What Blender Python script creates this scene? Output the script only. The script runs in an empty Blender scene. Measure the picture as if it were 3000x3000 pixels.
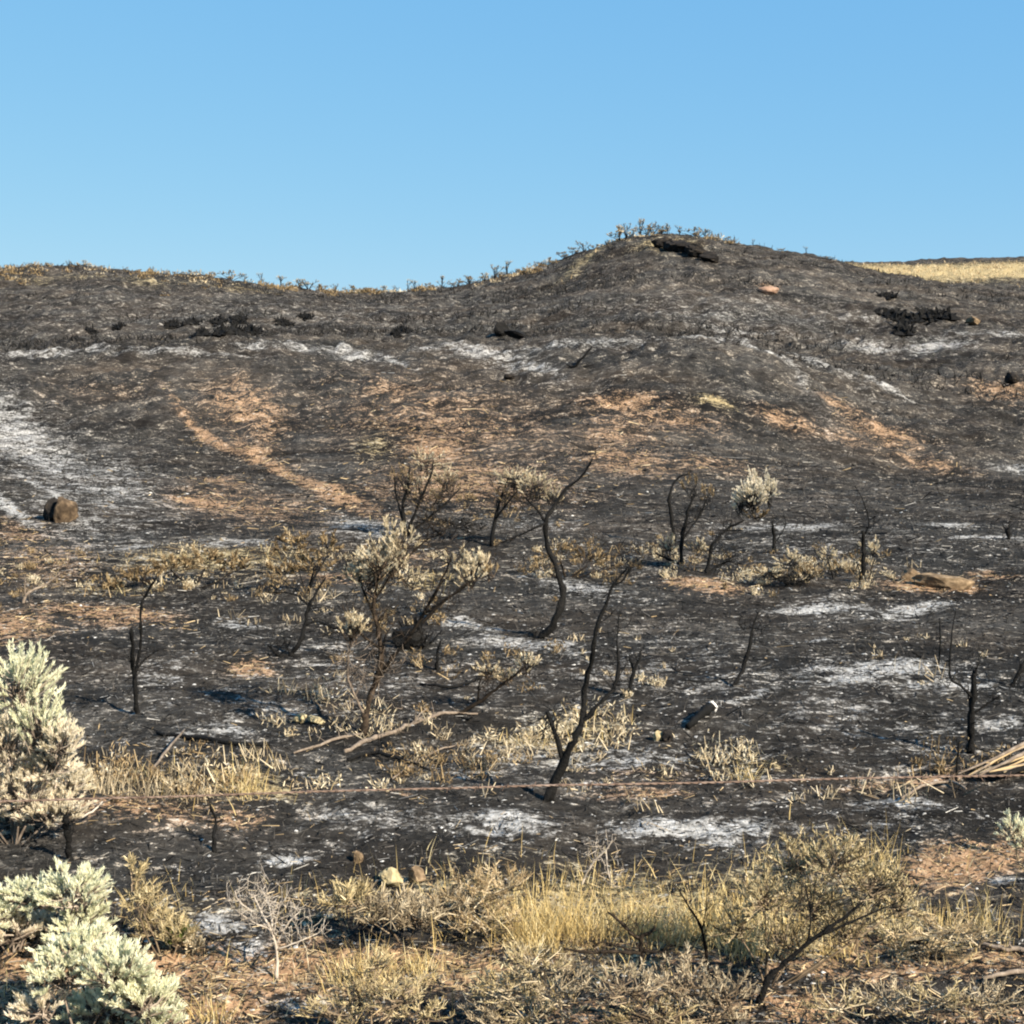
import bpy, bmesh, math
import numpy as np
from mathutils import Vector

scene = bpy.context.scene
COL = scene.collection

# ------------------------------------------------------------------ camera, sky, sun, exposure
F = 4121.0            # focal length in photo pixels (photo is 3000 px wide)
EYE = 1150.0          # photo row of the eye level
ZC = 2.5              # eye height above the flat
cam = bpy.data.cameras.new('camera')
cam.sensor_width = 36.0
cam.sensor_fit = 'HORIZONTAL'
cam.lens = 36.0 * F / 3000.0
cam.shift_y = -(1500.0 - EYE) / 3000.0
cam.clip_start = 0.05
cam.clip_end = 20000
camo = bpy.data.objects.new('camera', cam)
camo.location = (0, 0, ZC)
camo.rotation_euler = (math.radians(90), 0, 0)
COL.objects.link(camo)
scene.camera = camo

SUN = Vector((0.64, -0.60, 0.57)).normalized()     # direction towards the sun
world = bpy.data.worlds.new('World')
scene.world = world
world.use_nodes = True
wn = world.node_tree
wn.nodes.clear()
sky = wn.nodes.new('ShaderNodeTexSky')
sky.sky_type = 'NISHITA'
sky.sun_disc = False
sky.sun_elevation = math.asin(SUN.z)
sky.sun_rotation = math.atan2(SUN.x, SUN.y)
sky.altitude = 1500
sky.air_density = 1.0
sky.dust_density = 0.3
sky.ozone_density = 2.5
bg = wn.nodes.new('ShaderNodeBackground')
bg.inputs['Strength'].default_value = 0.10
wo = wn.nodes.new('ShaderNodeOutputWorld')
# the photograph's own response to the sky: a gentle curve per channel over the whole dome
ssep = wn.nodes.new('ShaderNodeSeparateColor'); scom = wn.nodes.new('ShaderNodeCombineColor')
wn.links.new(sky.outputs[0], ssep.inputs[0])
for i, (k, g) in enumerate(((0.62, 0.60), (1.435, 0.33), (2.85, 0.10))):
    pw = wn.nodes.new('ShaderNodeMath'); pw.operation = 'POWER'; pw.inputs[1].default_value = g
    ml_ = wn.nodes.new('ShaderNodeMath'); ml_.operation = 'MULTIPLY'; ml_.inputs[1].default_value = k
    wn.links.new(ssep.outputs[i], pw.inputs[0]); wn.links.new(pw.outputs[0], ml_.inputs[0]); wn.links.new(ml_.outputs[0], scom.inputs[i])
wn.links.new(scom.outputs[0], bg.inputs['Color'])
wn.links.new(bg.outputs[0], wo.inputs['Surface'])

sl = bpy.data.lights.new('sun', 'SUN')
sl.energy = 5.0
sl.angle = math.radians(0.5)
sl.color = (1.0, 0.885, 0.72)
so = bpy.data.objects.new('sun', sl)
so.rotation_euler = SUN.to_track_quat('Z', 'Y').to_euler()
so.location = (30, -20, 40)
COL.objects.link(so)

scene.view_settings.view_transform = 'Standard'
scene.view_settings.look = 'None'
scene.view_settings.gamma = 1.0
scene.view_settings.exposure = 1.35
scene.render.engine = 'CYCLES'
scene.cycles.filter_width = 2.1

# ------------------------------------------------------------------ noise
def hash2(ix, iy, seed):
    h = (ix.astype(np.int64) * 374761393 + iy.astype(np.int64) * 668265263 + seed * 974634777) & 0xFFFFFFFF
    h = ((h ^ (h >> 13)) * 1274126177) & 0xFFFFFFFF
    h = (h ^ (h >> 16)) & 0xFFFFFFFF
    return h.astype(np.float64) / 4294967295.0

def vnoise(x, y, seed=0):
    ix = np.floor(x); iy = np.floor(y)
    fx = x - ix; fy = y - iy
    fx = fx * fx * (3 - 2 * fx); fy = fy * fy * (3 - 2 * fy)
    a = hash2(ix, iy, seed); b = hash2(ix + 1, iy, seed)
    c = hash2(ix, iy + 1, seed); d = hash2(ix + 1, iy + 1, seed)
    return (a * (1 - fx) + b * fx) * (1 - fy) + (c * (1 - fx) + d * fx) * fy - 0.5

def fbm(x, y, wl, octs, seed=0, rough=0.5):
    s = np.zeros(np.shape(x)); a = 1.0; f = 1.0 / wl
    ca, sa = math.cos(0.6), math.sin(0.6)
    for o in range(octs):
        s = s + a * vnoise(x * f + 13.7 * o, y * f - 7.1 * o, seed + o)
        x, y = ca * x - sa * y, sa * x + ca * y
        a *= rough; f *= 2.07
    return s

def sstep(a, b, v):
    t = np.clip((v - a) / (b - a), 0, 1)
    return t * t * (3 - 2 * t)

# ------------------------------------------------------------------ terrain as a height field
PX = np.array([-1500, 0, 250, 500, 700, 1000, 1300, 1450, 1600, 1700, 1800, 1900, 2050, 2200, 2400, 2600, 3000, 4500], float)
ROWS = [   # distance, photo rows of the land there
    (44, [1240, 1290, 1300, 1310, 1315, 1320, 1310, 1305, 1300, 1300, 1300, 1300, 1310, 1330, 1360, 1385, 1405, 1440]),
    (60, [1000, 1035, 1035, 1035, 1040, 1045, 1065, 1065, 1055, 1045, 1030, 1015, 1005, 1025, 1075, 1135, 1185, 1220]),
    (74, [980, 1012, 1010, 1008, 1008, 1012, 1015, 1012, 1005, 1000, 990, 985, 985, 1000, 1020, 1035, 1045, 1080]),
    (98, [850, 880, 872, 880, 895, 905, 900, 890, 868, 840, 808, 795, 800, 815, 840, 875, 915, 980]),
    (118, [800, 803, 796, 812, 838, 850, 842, 822, 782, 747, 712, 692, 704, 731, 766, 815, 865, 920]),
    (126, [805, 808, 800, 816, 842, 854, 846, 826, 786, 751, 716, 696, 708, 735, 771, 822, 872, 925]),
    (150, [960, 960, 960, 960, 960, 960, 955, 950, 930, 910, 890, 880, 880, 885, 880, 870, 880, 900]),
    (210, [1000, 1000, 1000, 1000, 1000, 990, 980, 960, 930, 900, 870, 840, 805, 780, 768, 766, 762, 750]),
    (235, [1005, 1005, 1005, 1005, 1005, 995, 985, 965, 935, 905, 875, 845, 810, 785, 773, 768, 763, 752]),
    (320, [1060] * 18),
    (6000, [1148] * 18),
]
DX = np.arange(-1500, 4501, 10.0)
KY = [14.0, 22.0, 29.0]
KT = [np.zeros_like(DX), np.zeros_like(DX) + 0.02, np.interp(DX, [-1500, 0, 600, 2000, 3000, 4500], [0.9, 0.55, 0.25, 0.1, 0.0, 0.0])]
ker = np.exp(-0.5 * (np.arange(-20, 21) / 7.0) ** 2); ker /= ker.sum()
for d, rows in ROWS:
    z = ZC + d * (EYE - np.interp(DX, PX, np.array(rows, float))) / F
    KY.append(float(d)); KT.append(np.convolve(np.pad(z, 20, 'edge'), ker, 'valid'))
KY = np.array(KY); KT = np.array(KT)
KS = np.zeros_like(KT)                         # monotone slopes
dl = (KT[1:] - KT[:-1]) / (KY[1:] - KY[:-1])[:, None]
for i in range(1, len(KY) - 1):
    a, b = dl[i - 1], dl[i]
    KS[i] = np.where(a * b > 0, 2 * a * b / np.where(np.abs(a + b) < 1e-9, 1e-9, a + b), 0)

def hsmooth(x, y):
    x = np.asarray(x, float); y = np.asarray(y, float)
    px = 1500 + F * x / np.maximum(y, 14.0)
    yc = np.clip(y, KY[0], KY[-1] - 1e-3)
    k = np.clip(np.searchsorted(KY, yc, side='right') - 1, 0, len(KY) - 2)
    fi = np.clip((px - DX[0]) / 10.0, 0, len(DX) - 1.001)
    i0 = fi.astype(int); t = fi - i0
    def g(T, kk): return T[kk, i0] * (1 - t) + T[kk, i0 + 1] * t
    h = KY[k + 1] - KY[k]; s = (yc - KY[k]) / h
    z0, z1, m0, m1 = g(KT, k), g(KT, k + 1), g(KS, k), g(KS, k + 1)
    z = (2*s**3 - 3*s**2 + 1)*z0 + (s**3 - 2*s**2 + s)*h*m0 + (-2*s**3 + 3*s**2)*z1 + (s**3 - s**2)*h*m1
    return z + 0.9 * sstep(4.6, 1.5, y)

def H(x, y):
    x = np.asarray(x, float); y = np.asarray(y, float)
    far = sstep(24, 65, y)
    z = hsmooth(x, y)
    z = z + (0.10 + 0.30 * far) * fbm(x, y, 2.6, 3, 1)
    z = z + (0.055 + 0.24 * far) * fbm(x, y, 0.75, 3, 11, 0.7)
    z = z + far * 0.9 * fbm(x, y * 0.6, 14.0, 2, 31)
    near = sstep(40, 14, y)
    z = z + near * 0.020 * fbm(x, y, 0.11, 2, 51, 0.6)
    return z

def ray(px, py, y):
    return np.array([(px - 1500) / F * y, y, ZC + (EYE - py) / F * y])

YS = np.geomspace(4.7, 300, 5000)
def hit(px, py):
    X = (px - 1500) / F * YS; Z = ZC + (EYE - py) / F * YS
    g = H(X, YS) >= Z
    i = int(np.argmax(g)) if g.any() else len(YS) - 1
    return np.array([X[i], YS[i], float(H(X[i], YS[i]))])

def crest(px, y0=95, y1=140):
    ys = np.linspace(y0, y1, 400); xs = (px - 1500) / F * ys
    z = H(xs, ys); i = int(np.argmax((z - ZC) / ys))
    return np.array([xs[i], ys[i], z[i]])

# ------------------------------------------------------------------ mesh builder
RNG = np.random.default_rng(7)

class MB:
    def __init__(s): s.v = []; s.q = []; s.t = []; s.r = []; s.n = 0
    def add(s, v, q=None, t=None, r=0.5):
        v = np.asarray(v, float).reshape(-1, 3)
        if q is not None and len(q): s.q.append(np.asarray(q, int).reshape(-1, 4) + s.n)
        if t is not None and len(t): s.t.append(np.asarray(t, int).reshape(-1, 3) + s.n)
        s.v.append(v); s.r.append(np.broadcast_to(np.asarray(r, float), (len(v),)).copy())
        s.n += len(v)
    def mesh(s, name, mat, smooth=False, origin=None):
        v = np.concatenate(s.v)
        if origin is not None: v = v - np.asarray(origin)
        q = np.concatenate(s.q) if s.q else np.zeros((0, 4), int)
        t = np.concatenate(s.t) if s.t else np.zeros((0, 3), int)
        me = bpy.data.meshes.new(name)
        me.vertices.add(len(v)); me.vertices.foreach_set('co', v.astype(np.float32).ravel())
        me.loops.add(q.size + t.size)
        me.loops.foreach_set('vertex_index', np.concatenate([q.ravel(), t.ravel()]).astype(np.int32))
        me.polygons.add(len(q) + len(t))
        ls = np.concatenate([np.arange(len(q)) * 4, q.size + np.arange(len(t)) * 3]).astype(np.int32)
        me.polygons.foreach_set('loop_start', ls)
        me.polygons.foreach_set('use_smooth', np.full(len(ls), smooth))
        me.update(calc_edges=True)
        at = me.attributes.new('rnd', 'FLOAT', 'POINT')
        at.data.foreach_set('value', np.concatenate(s.r).astype(np.float32))
        me.materials.append(mat)
        return me

def nrm(a): return a / np.maximum(np.linalg.norm(a, axis=-1, keepdims=True), 1e-9)

def smooth_line(pts, sub=4, jit=0.0, rng=RNG):
    pts = np.asarray(pts, float)
    if len(pts) < 2: return pts
    P = np.vstack([2*pts[0] - pts[1], pts, 2*pts[-1] - pts[-2]])
    out = []
    for i in range(1, len(P) - 2):
        for k in range(sub):
            t = k / sub
            out.append(0.5*((2*P[i]) + (-P[i-1] + P[i+1])*t + (2*P[i-1] - 5*P[i] + 4*P[i+1] - P[i+2])*t*t + (-P[i-1] + 3*P[i] - 3*P[i+1] + P[i+2])*t**3))
    out.append(pts[-1])
    out = np.array(out)
    if jit:
        out[1:-1, :3] += rng.normal(0, jit, (len(out) - 2, 3))
    return out

def tube(mb, pts, rad, sides=5, r=0.5, cap=True, rough=0.0, rng=RNG):
    pts = np.asarray(pts, float); n = len(pts)
    rad = np.broadcast_to(np.asarray(rad, float), (n,)).copy()
    tg = nrm(np.gradient(pts, axis=0))
    up = np.array([0.31, 0.87, 0.39]); up = up if abs(tg[0] @ up) < 0.9 else np.array([0.9, 0.1, -0.4])
    a = nrm(np.cross(tg, up)); b = np.cross(tg, a)
    th = np.arange(sides) * 2 * math.pi / sides
    R = rad[:, None] * (1 + (rng.normal(0, rough, (n, sides)) if rough else 0))
    v = pts[:, None] + R[..., None] * (np.cos(th)[None, :, None] * a[:, None] + np.sin(th)[None, :, None] * b[:, None])
    v = v.reshape(-1, 3)
    i = np.arange(n - 1)[:, None] * sides; j = np.arange(sides)[None]; k = (j + 1) % sides
    q = np.stack([i + j, i + k, i + sides + k, i + sides + j], -1).reshape(-1, 4)
    t = None
    if cap:
        v = np.vstack([v, pts[0], pts[-1] + tg[-1] * rad[-1] * 0.3])
        jj = np.arange(sides); kk = (jj + 1) % sides; e = (n - 1) * sides
        t = np.vstack([np.stack([kk, jj, np.full(sides, n*sides)], -1), np.stack([e + jj, e + kk, np.full(sides, n*sides + 1)], -1)])
    mb.add(v, q, t, r)

def leaves(mb, P, D, L, W, rng=RNG, r=None):
    n = len(P)
    if n == 0: return
    D = nrm(D); s = nrm(np.cross(D, rng.normal(0, 1, (n, 3))))
    up = np.cross(s, D)
    L = np.broadcast_to(L, (n,))[:, None]; W = np.broadcast_to(W, (n,))[:, None]
    v = np.stack([P, P + D*L*0.55 + s*W*0.5 + up*L*0.08, P + D*L, P + D*L*0.55 - s*W*0.5 + up*L*0.08], 1)
    q = np.arange(n * 4).reshape(-1, 4)
    r = rng.random(n) if r is None else r
    mb.add(v, q, None, np.repeat(r, 4))

def blades(mb, P, lean, Ht, W, rng=RNG, r=None, droop=0.35):
    n = len(P)
    if n == 0: return
    Ht = np.broadcast_to(Ht, (n,))[:, None]; W = np.broadcast_to(W, (n,))[:, None]
    ang = rng.random(n) * 2 * math.pi
    s = np.stack([np.cos(ang), np.sin(ang), np.zeros(n)], 1)
    Z = np.array([0, 0, 1.0])
    ld = lean
    def pt(t): return P + Ht * (t * Z * (1 - 0.25*droop*t) + ld * (t * 0.6 + droop * t * t))
    a, b, c = pt(0.0), pt(0.45), pt(1.0)
    v = np.stack([a - s*W*0.5, a + s*W*0.5, b + s*W*0.4, b - s*W*0.4, c], 1)
    o = np.arange(n)[:, None] * 5
    q = o + np.array([[0, 1, 2, 3]]); t = o + np.array([[3, 2, 4]])
    r = rng.random(n) if r is None else r
    mb.add(v, q, t, np.repeat(r, 5))

def bars(mb, P, D, L, R, rng=RNG, r=None):        # small three-sided sticks
    n = len(P); D = nrm(D)
    a = nrm(np.cross(D, rng.normal(0, 1, (n, 3)))); b = np.cross(D, a)
    L = np.broadcast_to(L, (n,))[:, None]; R = np.broadcast_to(R, (n,))[:, None]
    vs = []
    for e, k in ((-0.5, 1.0), (0.5, 0.55)):
        for th in (0, 2.1, 4.2):
            vs.append(P + D*L*e + R*k*(math.cos(th)*a + math.sin(th)*b))
    v = np.stack(vs, 1); o = np.arange(n)[:, None, None] * 6
    q = (o + np.array([[[0, 1, 4, 3], [1, 2, 5, 4], [2, 0, 3, 5]]])).reshape(-1, 4)
    t = (o + np.array([[[2, 1, 0], [3, 4, 5]]])).reshape(-1, 3)
    r = rng.random(n) if r is None else r
    mb.add(v, q, t, np.repeat(r, 6))

def chips(mb, P, S, flat=0.6, rng=RNG, r=None):    # small angular stones and crumbs
    n = len(P); S = np.broadcast_to(S, (n,))[:, None]
    base = np.array([[1, 0, 0], [0, 1, 0], [-1, 0, 0], [0, -1, 0], [0, 0, 1], [0, 0, -0.8]], float)
    ang = rng.random(n) * 6.283; c, s = np.cos(ang), np.sin(ang)
    v = base[None] * rng.uniform(0.5, 1.25, (n, 6, 1)) * np.array([1.25, 0.9, flat])
    v = v + rng.normal(0, 0.12, v.shape)
    v = np.stack([v[..., 0]*c[:, None] - v[..., 1]*s[:, None], v[..., 0]*s[:, None] + v[..., 1]*c[:, None], v[..., 2]], -1)
    v = P[:, None] + v * S[:, None]
    f = np.array([[0, 1, 4], [1, 2, 4], [2, 3, 4], [3, 0, 4], [1, 0, 5], [2, 1, 5], [3, 2, 5], [0, 3, 5]])
    t = (np.arange(n)[:, None, None] * 6 + f[None]).reshape(-1, 3)
    r = rng.random(n) if r is None else r
    mb.add(v.reshape(-1, 3), None, t, np.repeat(r, 6))

# ------------------------------------------------------------------ objects
def ob(name, data, parent=None, loc=None):
    o = bpy.data.objects.new(name, data); COL.objects.link(o)
    if parent is not None: o.parent = parent
    if loc is not None: o.location = loc
    return o

def tag(o, label=None, cat=None, group=None, kind=None):
    if label: o['label'] = label
    if cat: o['category'] = cat
    if group: o['group'] = group
    if kind: o['kind'] = kind
    return o

def thing(name, label, cat, loc, group=None):
    e = ob(name, None, None, tuple(loc)); e.empty_display_size = 0.1
    return tag(e, label, cat, group)

def part(name, mb, mat, root, smooth=False):
    o = ob(name, mb.mesh(name, mat, smooth, origin=np.array(root.location)), root)
    if name in ('foliage', 'leaf_clump', 'twig'): o['kind'] = 'stuff'
    return o

# ------------------------------------------------------------------ materials
def newmat(name):
    m = bpy.data.materials.new(name); m.use_nodes = True
    nt = m.node_tree; nt.nodes.clear()
    return m, nt
def nd(nt, typ, **kw):
    n = nt.nodes.new(typ)
    for k, v in kw.items():
        if k.startswith('i_'): n.inputs[k[2:].replace('_', ' ')].default_value = v
        else: setattr(n, k, v)
    return n
def ramp(nt, fac, stops, interp='LINEAR'):
    r = nt.nodes.new('ShaderNodeValToRGB'); cr = r.color_ramp; cr.interpolation = interp
    while len(cr.elements) < len(stops): cr.elements.new(0.5)
    for e, (p, c) in zip(cr.elements, stops):
        e.position = p; e.color = (*c, 1) if len(c) == 3 else c
    nt.links.new(fac, r.inputs[0]); return r.outputs[0]
def math_(nt, op, a, b=None, clamp=False):
    n = nt.nodes.new('ShaderNodeMath'); n.operation = op; n.use_clamp = clamp
    for i, v in enumerate((a, b)):
        if v is None: continue
        if isinstance(v, (int, float)): n.inputs[i].default_value = v
        else: nt.links.new(v, n.inputs[i])
    return n.outputs[0]
def mixc(nt, f, a, b, mode='MIX'):
    n = nt.nodes.new('ShaderNodeMix'); n.data_type = 'RGBA'; n.blend_type = mode
    for i, v in ((0, f), (6, a), (7, b)):
        if isinstance(v, (int, float)): n.inputs[i].default_value = v
        elif isinstance(v, tuple): n.inputs[i].default_value = (*v, 1)
        else: nt.links.new(v, n.inputs[i])
    return n.outputs[2]
def noise(nt, co, scale, detail=6, rough=0.6, dist=0.0):
    n = nd(nt, 'ShaderNodeTexNoise'); n.inputs['Scale'].default_value = scale
    n.inputs['Detail'].default_value = detail; n.inputs['Roughness'].default_value = rough
    n.inputs['Distortion'].default_value = dist
    nt.links.new(co, n.inputs['Vector']); return n.outputs[0]

def tinted(name, stops, transl=0.0, nscale=0, rough=0.9, spec=0.1, bump=0.0):
    """colour from a per-piece random value, broken by fine grain"""
    m, nt = newmat(name)
    at = nd(nt, 'ShaderNodeAttribute', attribute_name='rnd')
    fac = at.outputs['Fac']
    geo = nd(nt, 'ShaderNodeTexCoord').outputs['Object']
    out = nd(nt, 'ShaderNodeOutputMaterial')
    nz = None
    if nscale:
        nz = noise(nt, geo, nscale, 5, 0.65)
        fac = math_(nt, 'ADD', fac, math_(nt, 'MULTIPLY', math_(nt, 'SUBTRACT', nz, 0.5), 1.3), True)
    col = ramp(nt, fac, stops)
    p = nd(nt, 'ShaderNodeBsdfPrincipled'); p.inputs['Roughness'].default_value = rough
    p.inputs['Specular IOR Level'].default_value = spec
    nt.links.new(col, p.inputs['Base Color'])
    if bump and nz is not None:
        b = nd(nt, 'ShaderNodeBump'); b.inputs['Strength'].default_value = bump; b.inputs['Distance'].default_value = 0.02
        nt.links.new(nz, b.inputs['Height']); nt.links.new(b.outputs[0], p.inputs['Normal'])
    sh = p.outputs[0]
    if transl:
        tr = nd(nt, 'ShaderNodeBsdfTranslucent'); nt.links.new(col, tr.inputs['Color'])
        mx = nd(nt, 'ShaderNodeMixShader'); mx.inputs[0].default_value = transl
        nt.links.new(sh, mx.inputs[1]); nt.links.new(tr.outputs[0], mx.inputs[2]); sh = mx.outputs[0]
    nt.links.new(sh, out.inputs['Surface'])
    return m

M = dict(
    char=tinted('charred_wood', [(0, (0.004, 0.004, 0.004)), (0.6, (0.008, 0.0075, 0.007)), (0.85, (0.018, 0.016, 0.014)), (1, (0.075, 0.065, 0.056))], nscale=38, rough=0.8, spec=0.15, bump=1.0),
    brownbark=tinted('scorched_bark', [(0, (0.006, 0.005, 0.004)), (0.5, (0.020, 0.015, 0.011)), (1, (0.10, 0.072, 0.05))], nscale=25, bump=0.6),
    stem=tinted('scrub_stem', [(0, (0.05, 0.036, 0.024)), (0.5, (0.15, 0.112, 0.074)), (1, (0.32, 0.25, 0.17))]),
    greybark=tinted('weathered_bark', [(0, (0.05, 0.04, 0.033)), (0.5, (0.17, 0.135, 0.105)), (1, (0.38, 0.32, 0.26))], nscale=20, bump=0.5),
    palewood=tinted('bleached_twig', [(0, (0.26, 0.22, 0.18)), (0.5, (0.42, 0.37, 0.31)), (1, (0.55, 0.50, 0.43))], nscale=18),
    sage=tinted('sage_leaf', [(0, (0.48, 0.49, 0.33)), (0.45, (0.70, 0.70, 0.50)), (0.8, (0.82, 0.81, 0.62)), (1, (0.86, 0.83, 0.65))], transl=0.42),
    sagecream=tinted('dry_sage_leaf', [(0, (0.40, 0.35, 0.24)), (0.45, (0.68, 0.61, 0.46)), (0.8, (0.80, 0.74, 0.60)), (1, (0.80, 0.71, 0.57))], transl=0.4),
    tanleaf=tinted('scorched_leaf', [(0, (0.24, 0.185, 0.115)), (0.4, (0.50, 0.41, 0.265)), (0.8, (0.68, 0.585, 0.41)), (1, (0.76, 0.69, 0.53))], transl=0.3),
    brownleaf=tinted('singed_leaf', [(0, (0.05, 0.034, 0.019)), (0.5, (0.17, 0.12, 0.064)), (0.85, (0.33, 0.245, 0.135)), (1, (0.46, 0.36, 0.22))], transl=0.15),
    olive=tinted('olive_twig', [(0, (0.15, 0.115, 0.058)), (0.4, (0.38, 0.305, 0.165)), (0.75, (0.56, 0.465, 0.27)), (1, (0.70, 0.61, 0.41))], transl=0.2),
    greytwig=tinted('grey_twig', [(0, (0.08, 0.062, 0.042)), (0.5, (0.29, 0.235, 0.155)), (1, (0.56, 0.48, 0.34))]),
    straw=tinted('dry_grass', [(0, (0.26, 0.185, 0.075)), (0.4, (0.48, 0.36, 0.155)), (0.8, (0.63, 0.50, 0.24)), (1, (0.70, 0.61, 0.38))], transl=0.25),
    litter=tinted('charred_litter', [(0, (0.006, 0.006, 0.006)), (0.5, (0.02, 0.019, 0.018)), (0.85, (0.05, 0.047, 0.043)), (1, (0.11, 0.10, 0.09))]),  # charred bits; also the shade painted under the wide low bush
    flake=tinted('ash_crumb', [(0, (0.07, 0.068, 0.064)), (0.5, (0.17, 0.165, 0.155)), (0.85, (0.34, 0.33, 0.31)), (1, (0.55, 0.54, 0.51))]),
    tanbit=tinted('tan_litter', [(0, (0.12, 0.085, 0.045)), (0.5, (0.32, 0.235, 0.13)), (0.85, (0.50, 0.385, 0.23)), (1, (0.60, 0.50, 0.34))]),
    rock=tinted('sandstone', [(0, (0.03, 0.022, 0.015)), (0.5, (0.13, 0.092, 0.057)), (1, (0.36, 0.265, 0.165))], nscale=7, bump=1.0),
    boulder=tinted('sooty_boulder', [(0, (0.012, 0.009, 0.007)), (0.5, (0.065, 0.046, 0.03)), (1, (0.24, 0.17, 0.105))], nscale=6, bump=1.0),
    paler=tinted('pale_stone', [(0, (0.05, 0.04, 0.025)), (0.5, (0.30, 0.245, 0.14)), (1, (0.50, 0.43, 0.27))], nscale=12, bump=0.6),
    sootshade=tinted('soot_and_shade_stone', [(0, (0.006, 0.006, 0.006)), (0.6, (0.018, 0.016, 0.015)), (1, (0.09, 0.07, 0.05))], nscale=8, bump=1.0),  # soot of the dark stones, and shade painted at the boulder's left
    pinkrock=tinted('reddish_earth', [(0, (0.12, 0.075, 0.05)), (0.5, (0.26, 0.165, 0.115)), (1, (0.36, 0.25, 0.18))], nscale=3, bump=0.8),
    wire=tinted('rusty_wire', [(0, (0.05, 0.032, 0.024)), (0.5, (0.17, 0.115, 0.085)), (1, (0.38, 0.30, 0.25))], nscale=9, rough=0.7, spec=0.3),
    post=tinted('rusty_post', [(0, (0.05, 0.03, 0.02)), (0.5, (0.13, 0.07, 0.045)), (1, (0.22, 0.14, 0.09))], nscale=9, rough=0.8),
    ash=tinted('white_ash', [(0, (0.22, 0.215, 0.21)), (0.5, (0.50, 0.49, 0.47)), (1, (0.72, 0.71, 0.69))], nscale=10, bump=1.0),
    green=tinted('green_leaf', [(0, (0.04, 0.06, 0.012)), (0.5, (0.10, 0.13, 0.03)), (1, (0.22, 0.24, 0.07))], transl=0.25),
)

# ------------------------------------------------------------------ ground patches (burn, ash, bare soil, unburnt grass)
# centre x, y, half width, half height in photo pixels, tilt (degrees), strength
ASH = [(1900, 1960, 500, 150, 0, .25), (2550, 2080, 450, 150, 0, .25), (1050, 1960, 400, 120, 0, .23), (600, 2060, 320, 120, 0, .23), (1900, 2240, 550, 80, 0, .28), (1150, 2400, 600, 70, 0, .24), (2450, 2380, 500, 60, 0, .25), (2400, 1600, 500, 80, 0, .21), (900, 930, 900, 60, 0, .20), (2200, 920, 500, 60, 0, .26), (650, 2705, 90, 22, 5, 1.4), (60, 1300, 200, 60, 20, .8), (30, 1260, 140, 22, 12, .9), (140, 1360, 180, 30, 25, .75), (200, 1380, 200, 90, 15, .5), (20, 1480, 110, 18, 30, 1.0), (120, 1430, 180, 10, 25, .8), (330, 1400, 160, 90, 10, .45),
       (150, 1024, 260, 5, 0, .85), (550, 1023, 200, 4, 0, .85), (740, 1018, 90, 4, 0, .9), (900, 1026, 200, 5, 2, .8), (1040, 1046, 110, 10, 5, .85), (1150, 1055, 80, 7, 15, .8), (1290, 1008, 120, 4, 0, .85),
       (1420, 1030, 150, 14, 8, .9), (1560, 1070, 100, 12, 20, .9), (1700, 1000, 300, 8, 0, .6), (2080, 985, 120, 10, 0, .7), (2240, 1025, 120, 8, 22, 1.1),
       (2400, 1060, 120, 9, 15, .9), (2590, 1120, 90, 10, 20, 1.0), (2560, 1020, 90, 16, 3, .9), (2740, 1015, 110, 20, 0, 1.0), (2900, 975, 150, 8, 0, .8),
       (1080, 1545, 110, 28, 5, .75), (1550, 1540, 130, 20, 0, .5), (2300, 1545, 160, 14, 0, .9), (2780, 1540, 90, 6, 0, .9), (2900, 1575, 140, 7, 0, .9),
       (2970, 1375, 60, 14, 0, .8), (700, 1590, 140, 12, 0, .7), (420, 1600, 110, 12, -10, .7), (1700, 1730, 150, 26, 10, .7), (2400, 1790, 130, 18, 0, 1.1),
       (2680, 1785, 170, 14, -8, 1.0), (2390, 1875, 80, 9, 0, .7), (2600, 1960, 240, 30, 0, 1.0), (2450, 1995, 130, 16, 0, .8), (2800, 2010, 200, 20, 0, .8),
       (1560, 1890, 170, 22, 5, .85), (1360, 1830, 120, 14, 5, .8), (2200, 2040, 90, 10, -15, .9), (1850, 2220, 260, 50, 0, .6), (1500, 2200, 160, 30, 0, .5),
       (640, 2130, 120, 26, 0, .6), (520, 2160, 60, 8, 0, .7), (1480, 2410, 170, 36, 0, .9), (2030, 2435, 220, 28, 2, 1.35), (2100, 2470, 100, 22, -10, 1.0),
       (840, 2520, 70, 13, 0, 1.1), (600, 2545, 90, 8, 0, .6), (2650, 2350, 150, 24, 5, .8), (2620, 2400, 120, 16, 0, .7), (640, 2710, 80, 26, 8, 1.3),
       (720, 2770, 90, 20, 0, 1.0), (2940, 2580, 80, 8, 0, .8), (2950, 2120, 80, 20, 0, .8), (880, 2270, 60, 14, 0, .7), (850, 2950, 90, 24, 0, .7),
       (700, 1830, 90, 22, 10, .6), (760, 1985, 70, 10, 0, .5), (480, 1980, 90, 30, 0, .5), (2200, 970, 200, 8, 0, .6), (2050, 930, 200, 8, 0, .5), (2250, 900, 180, 8, 4, .4), (2500, 930, 150, 8, 0, .5)]
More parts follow.
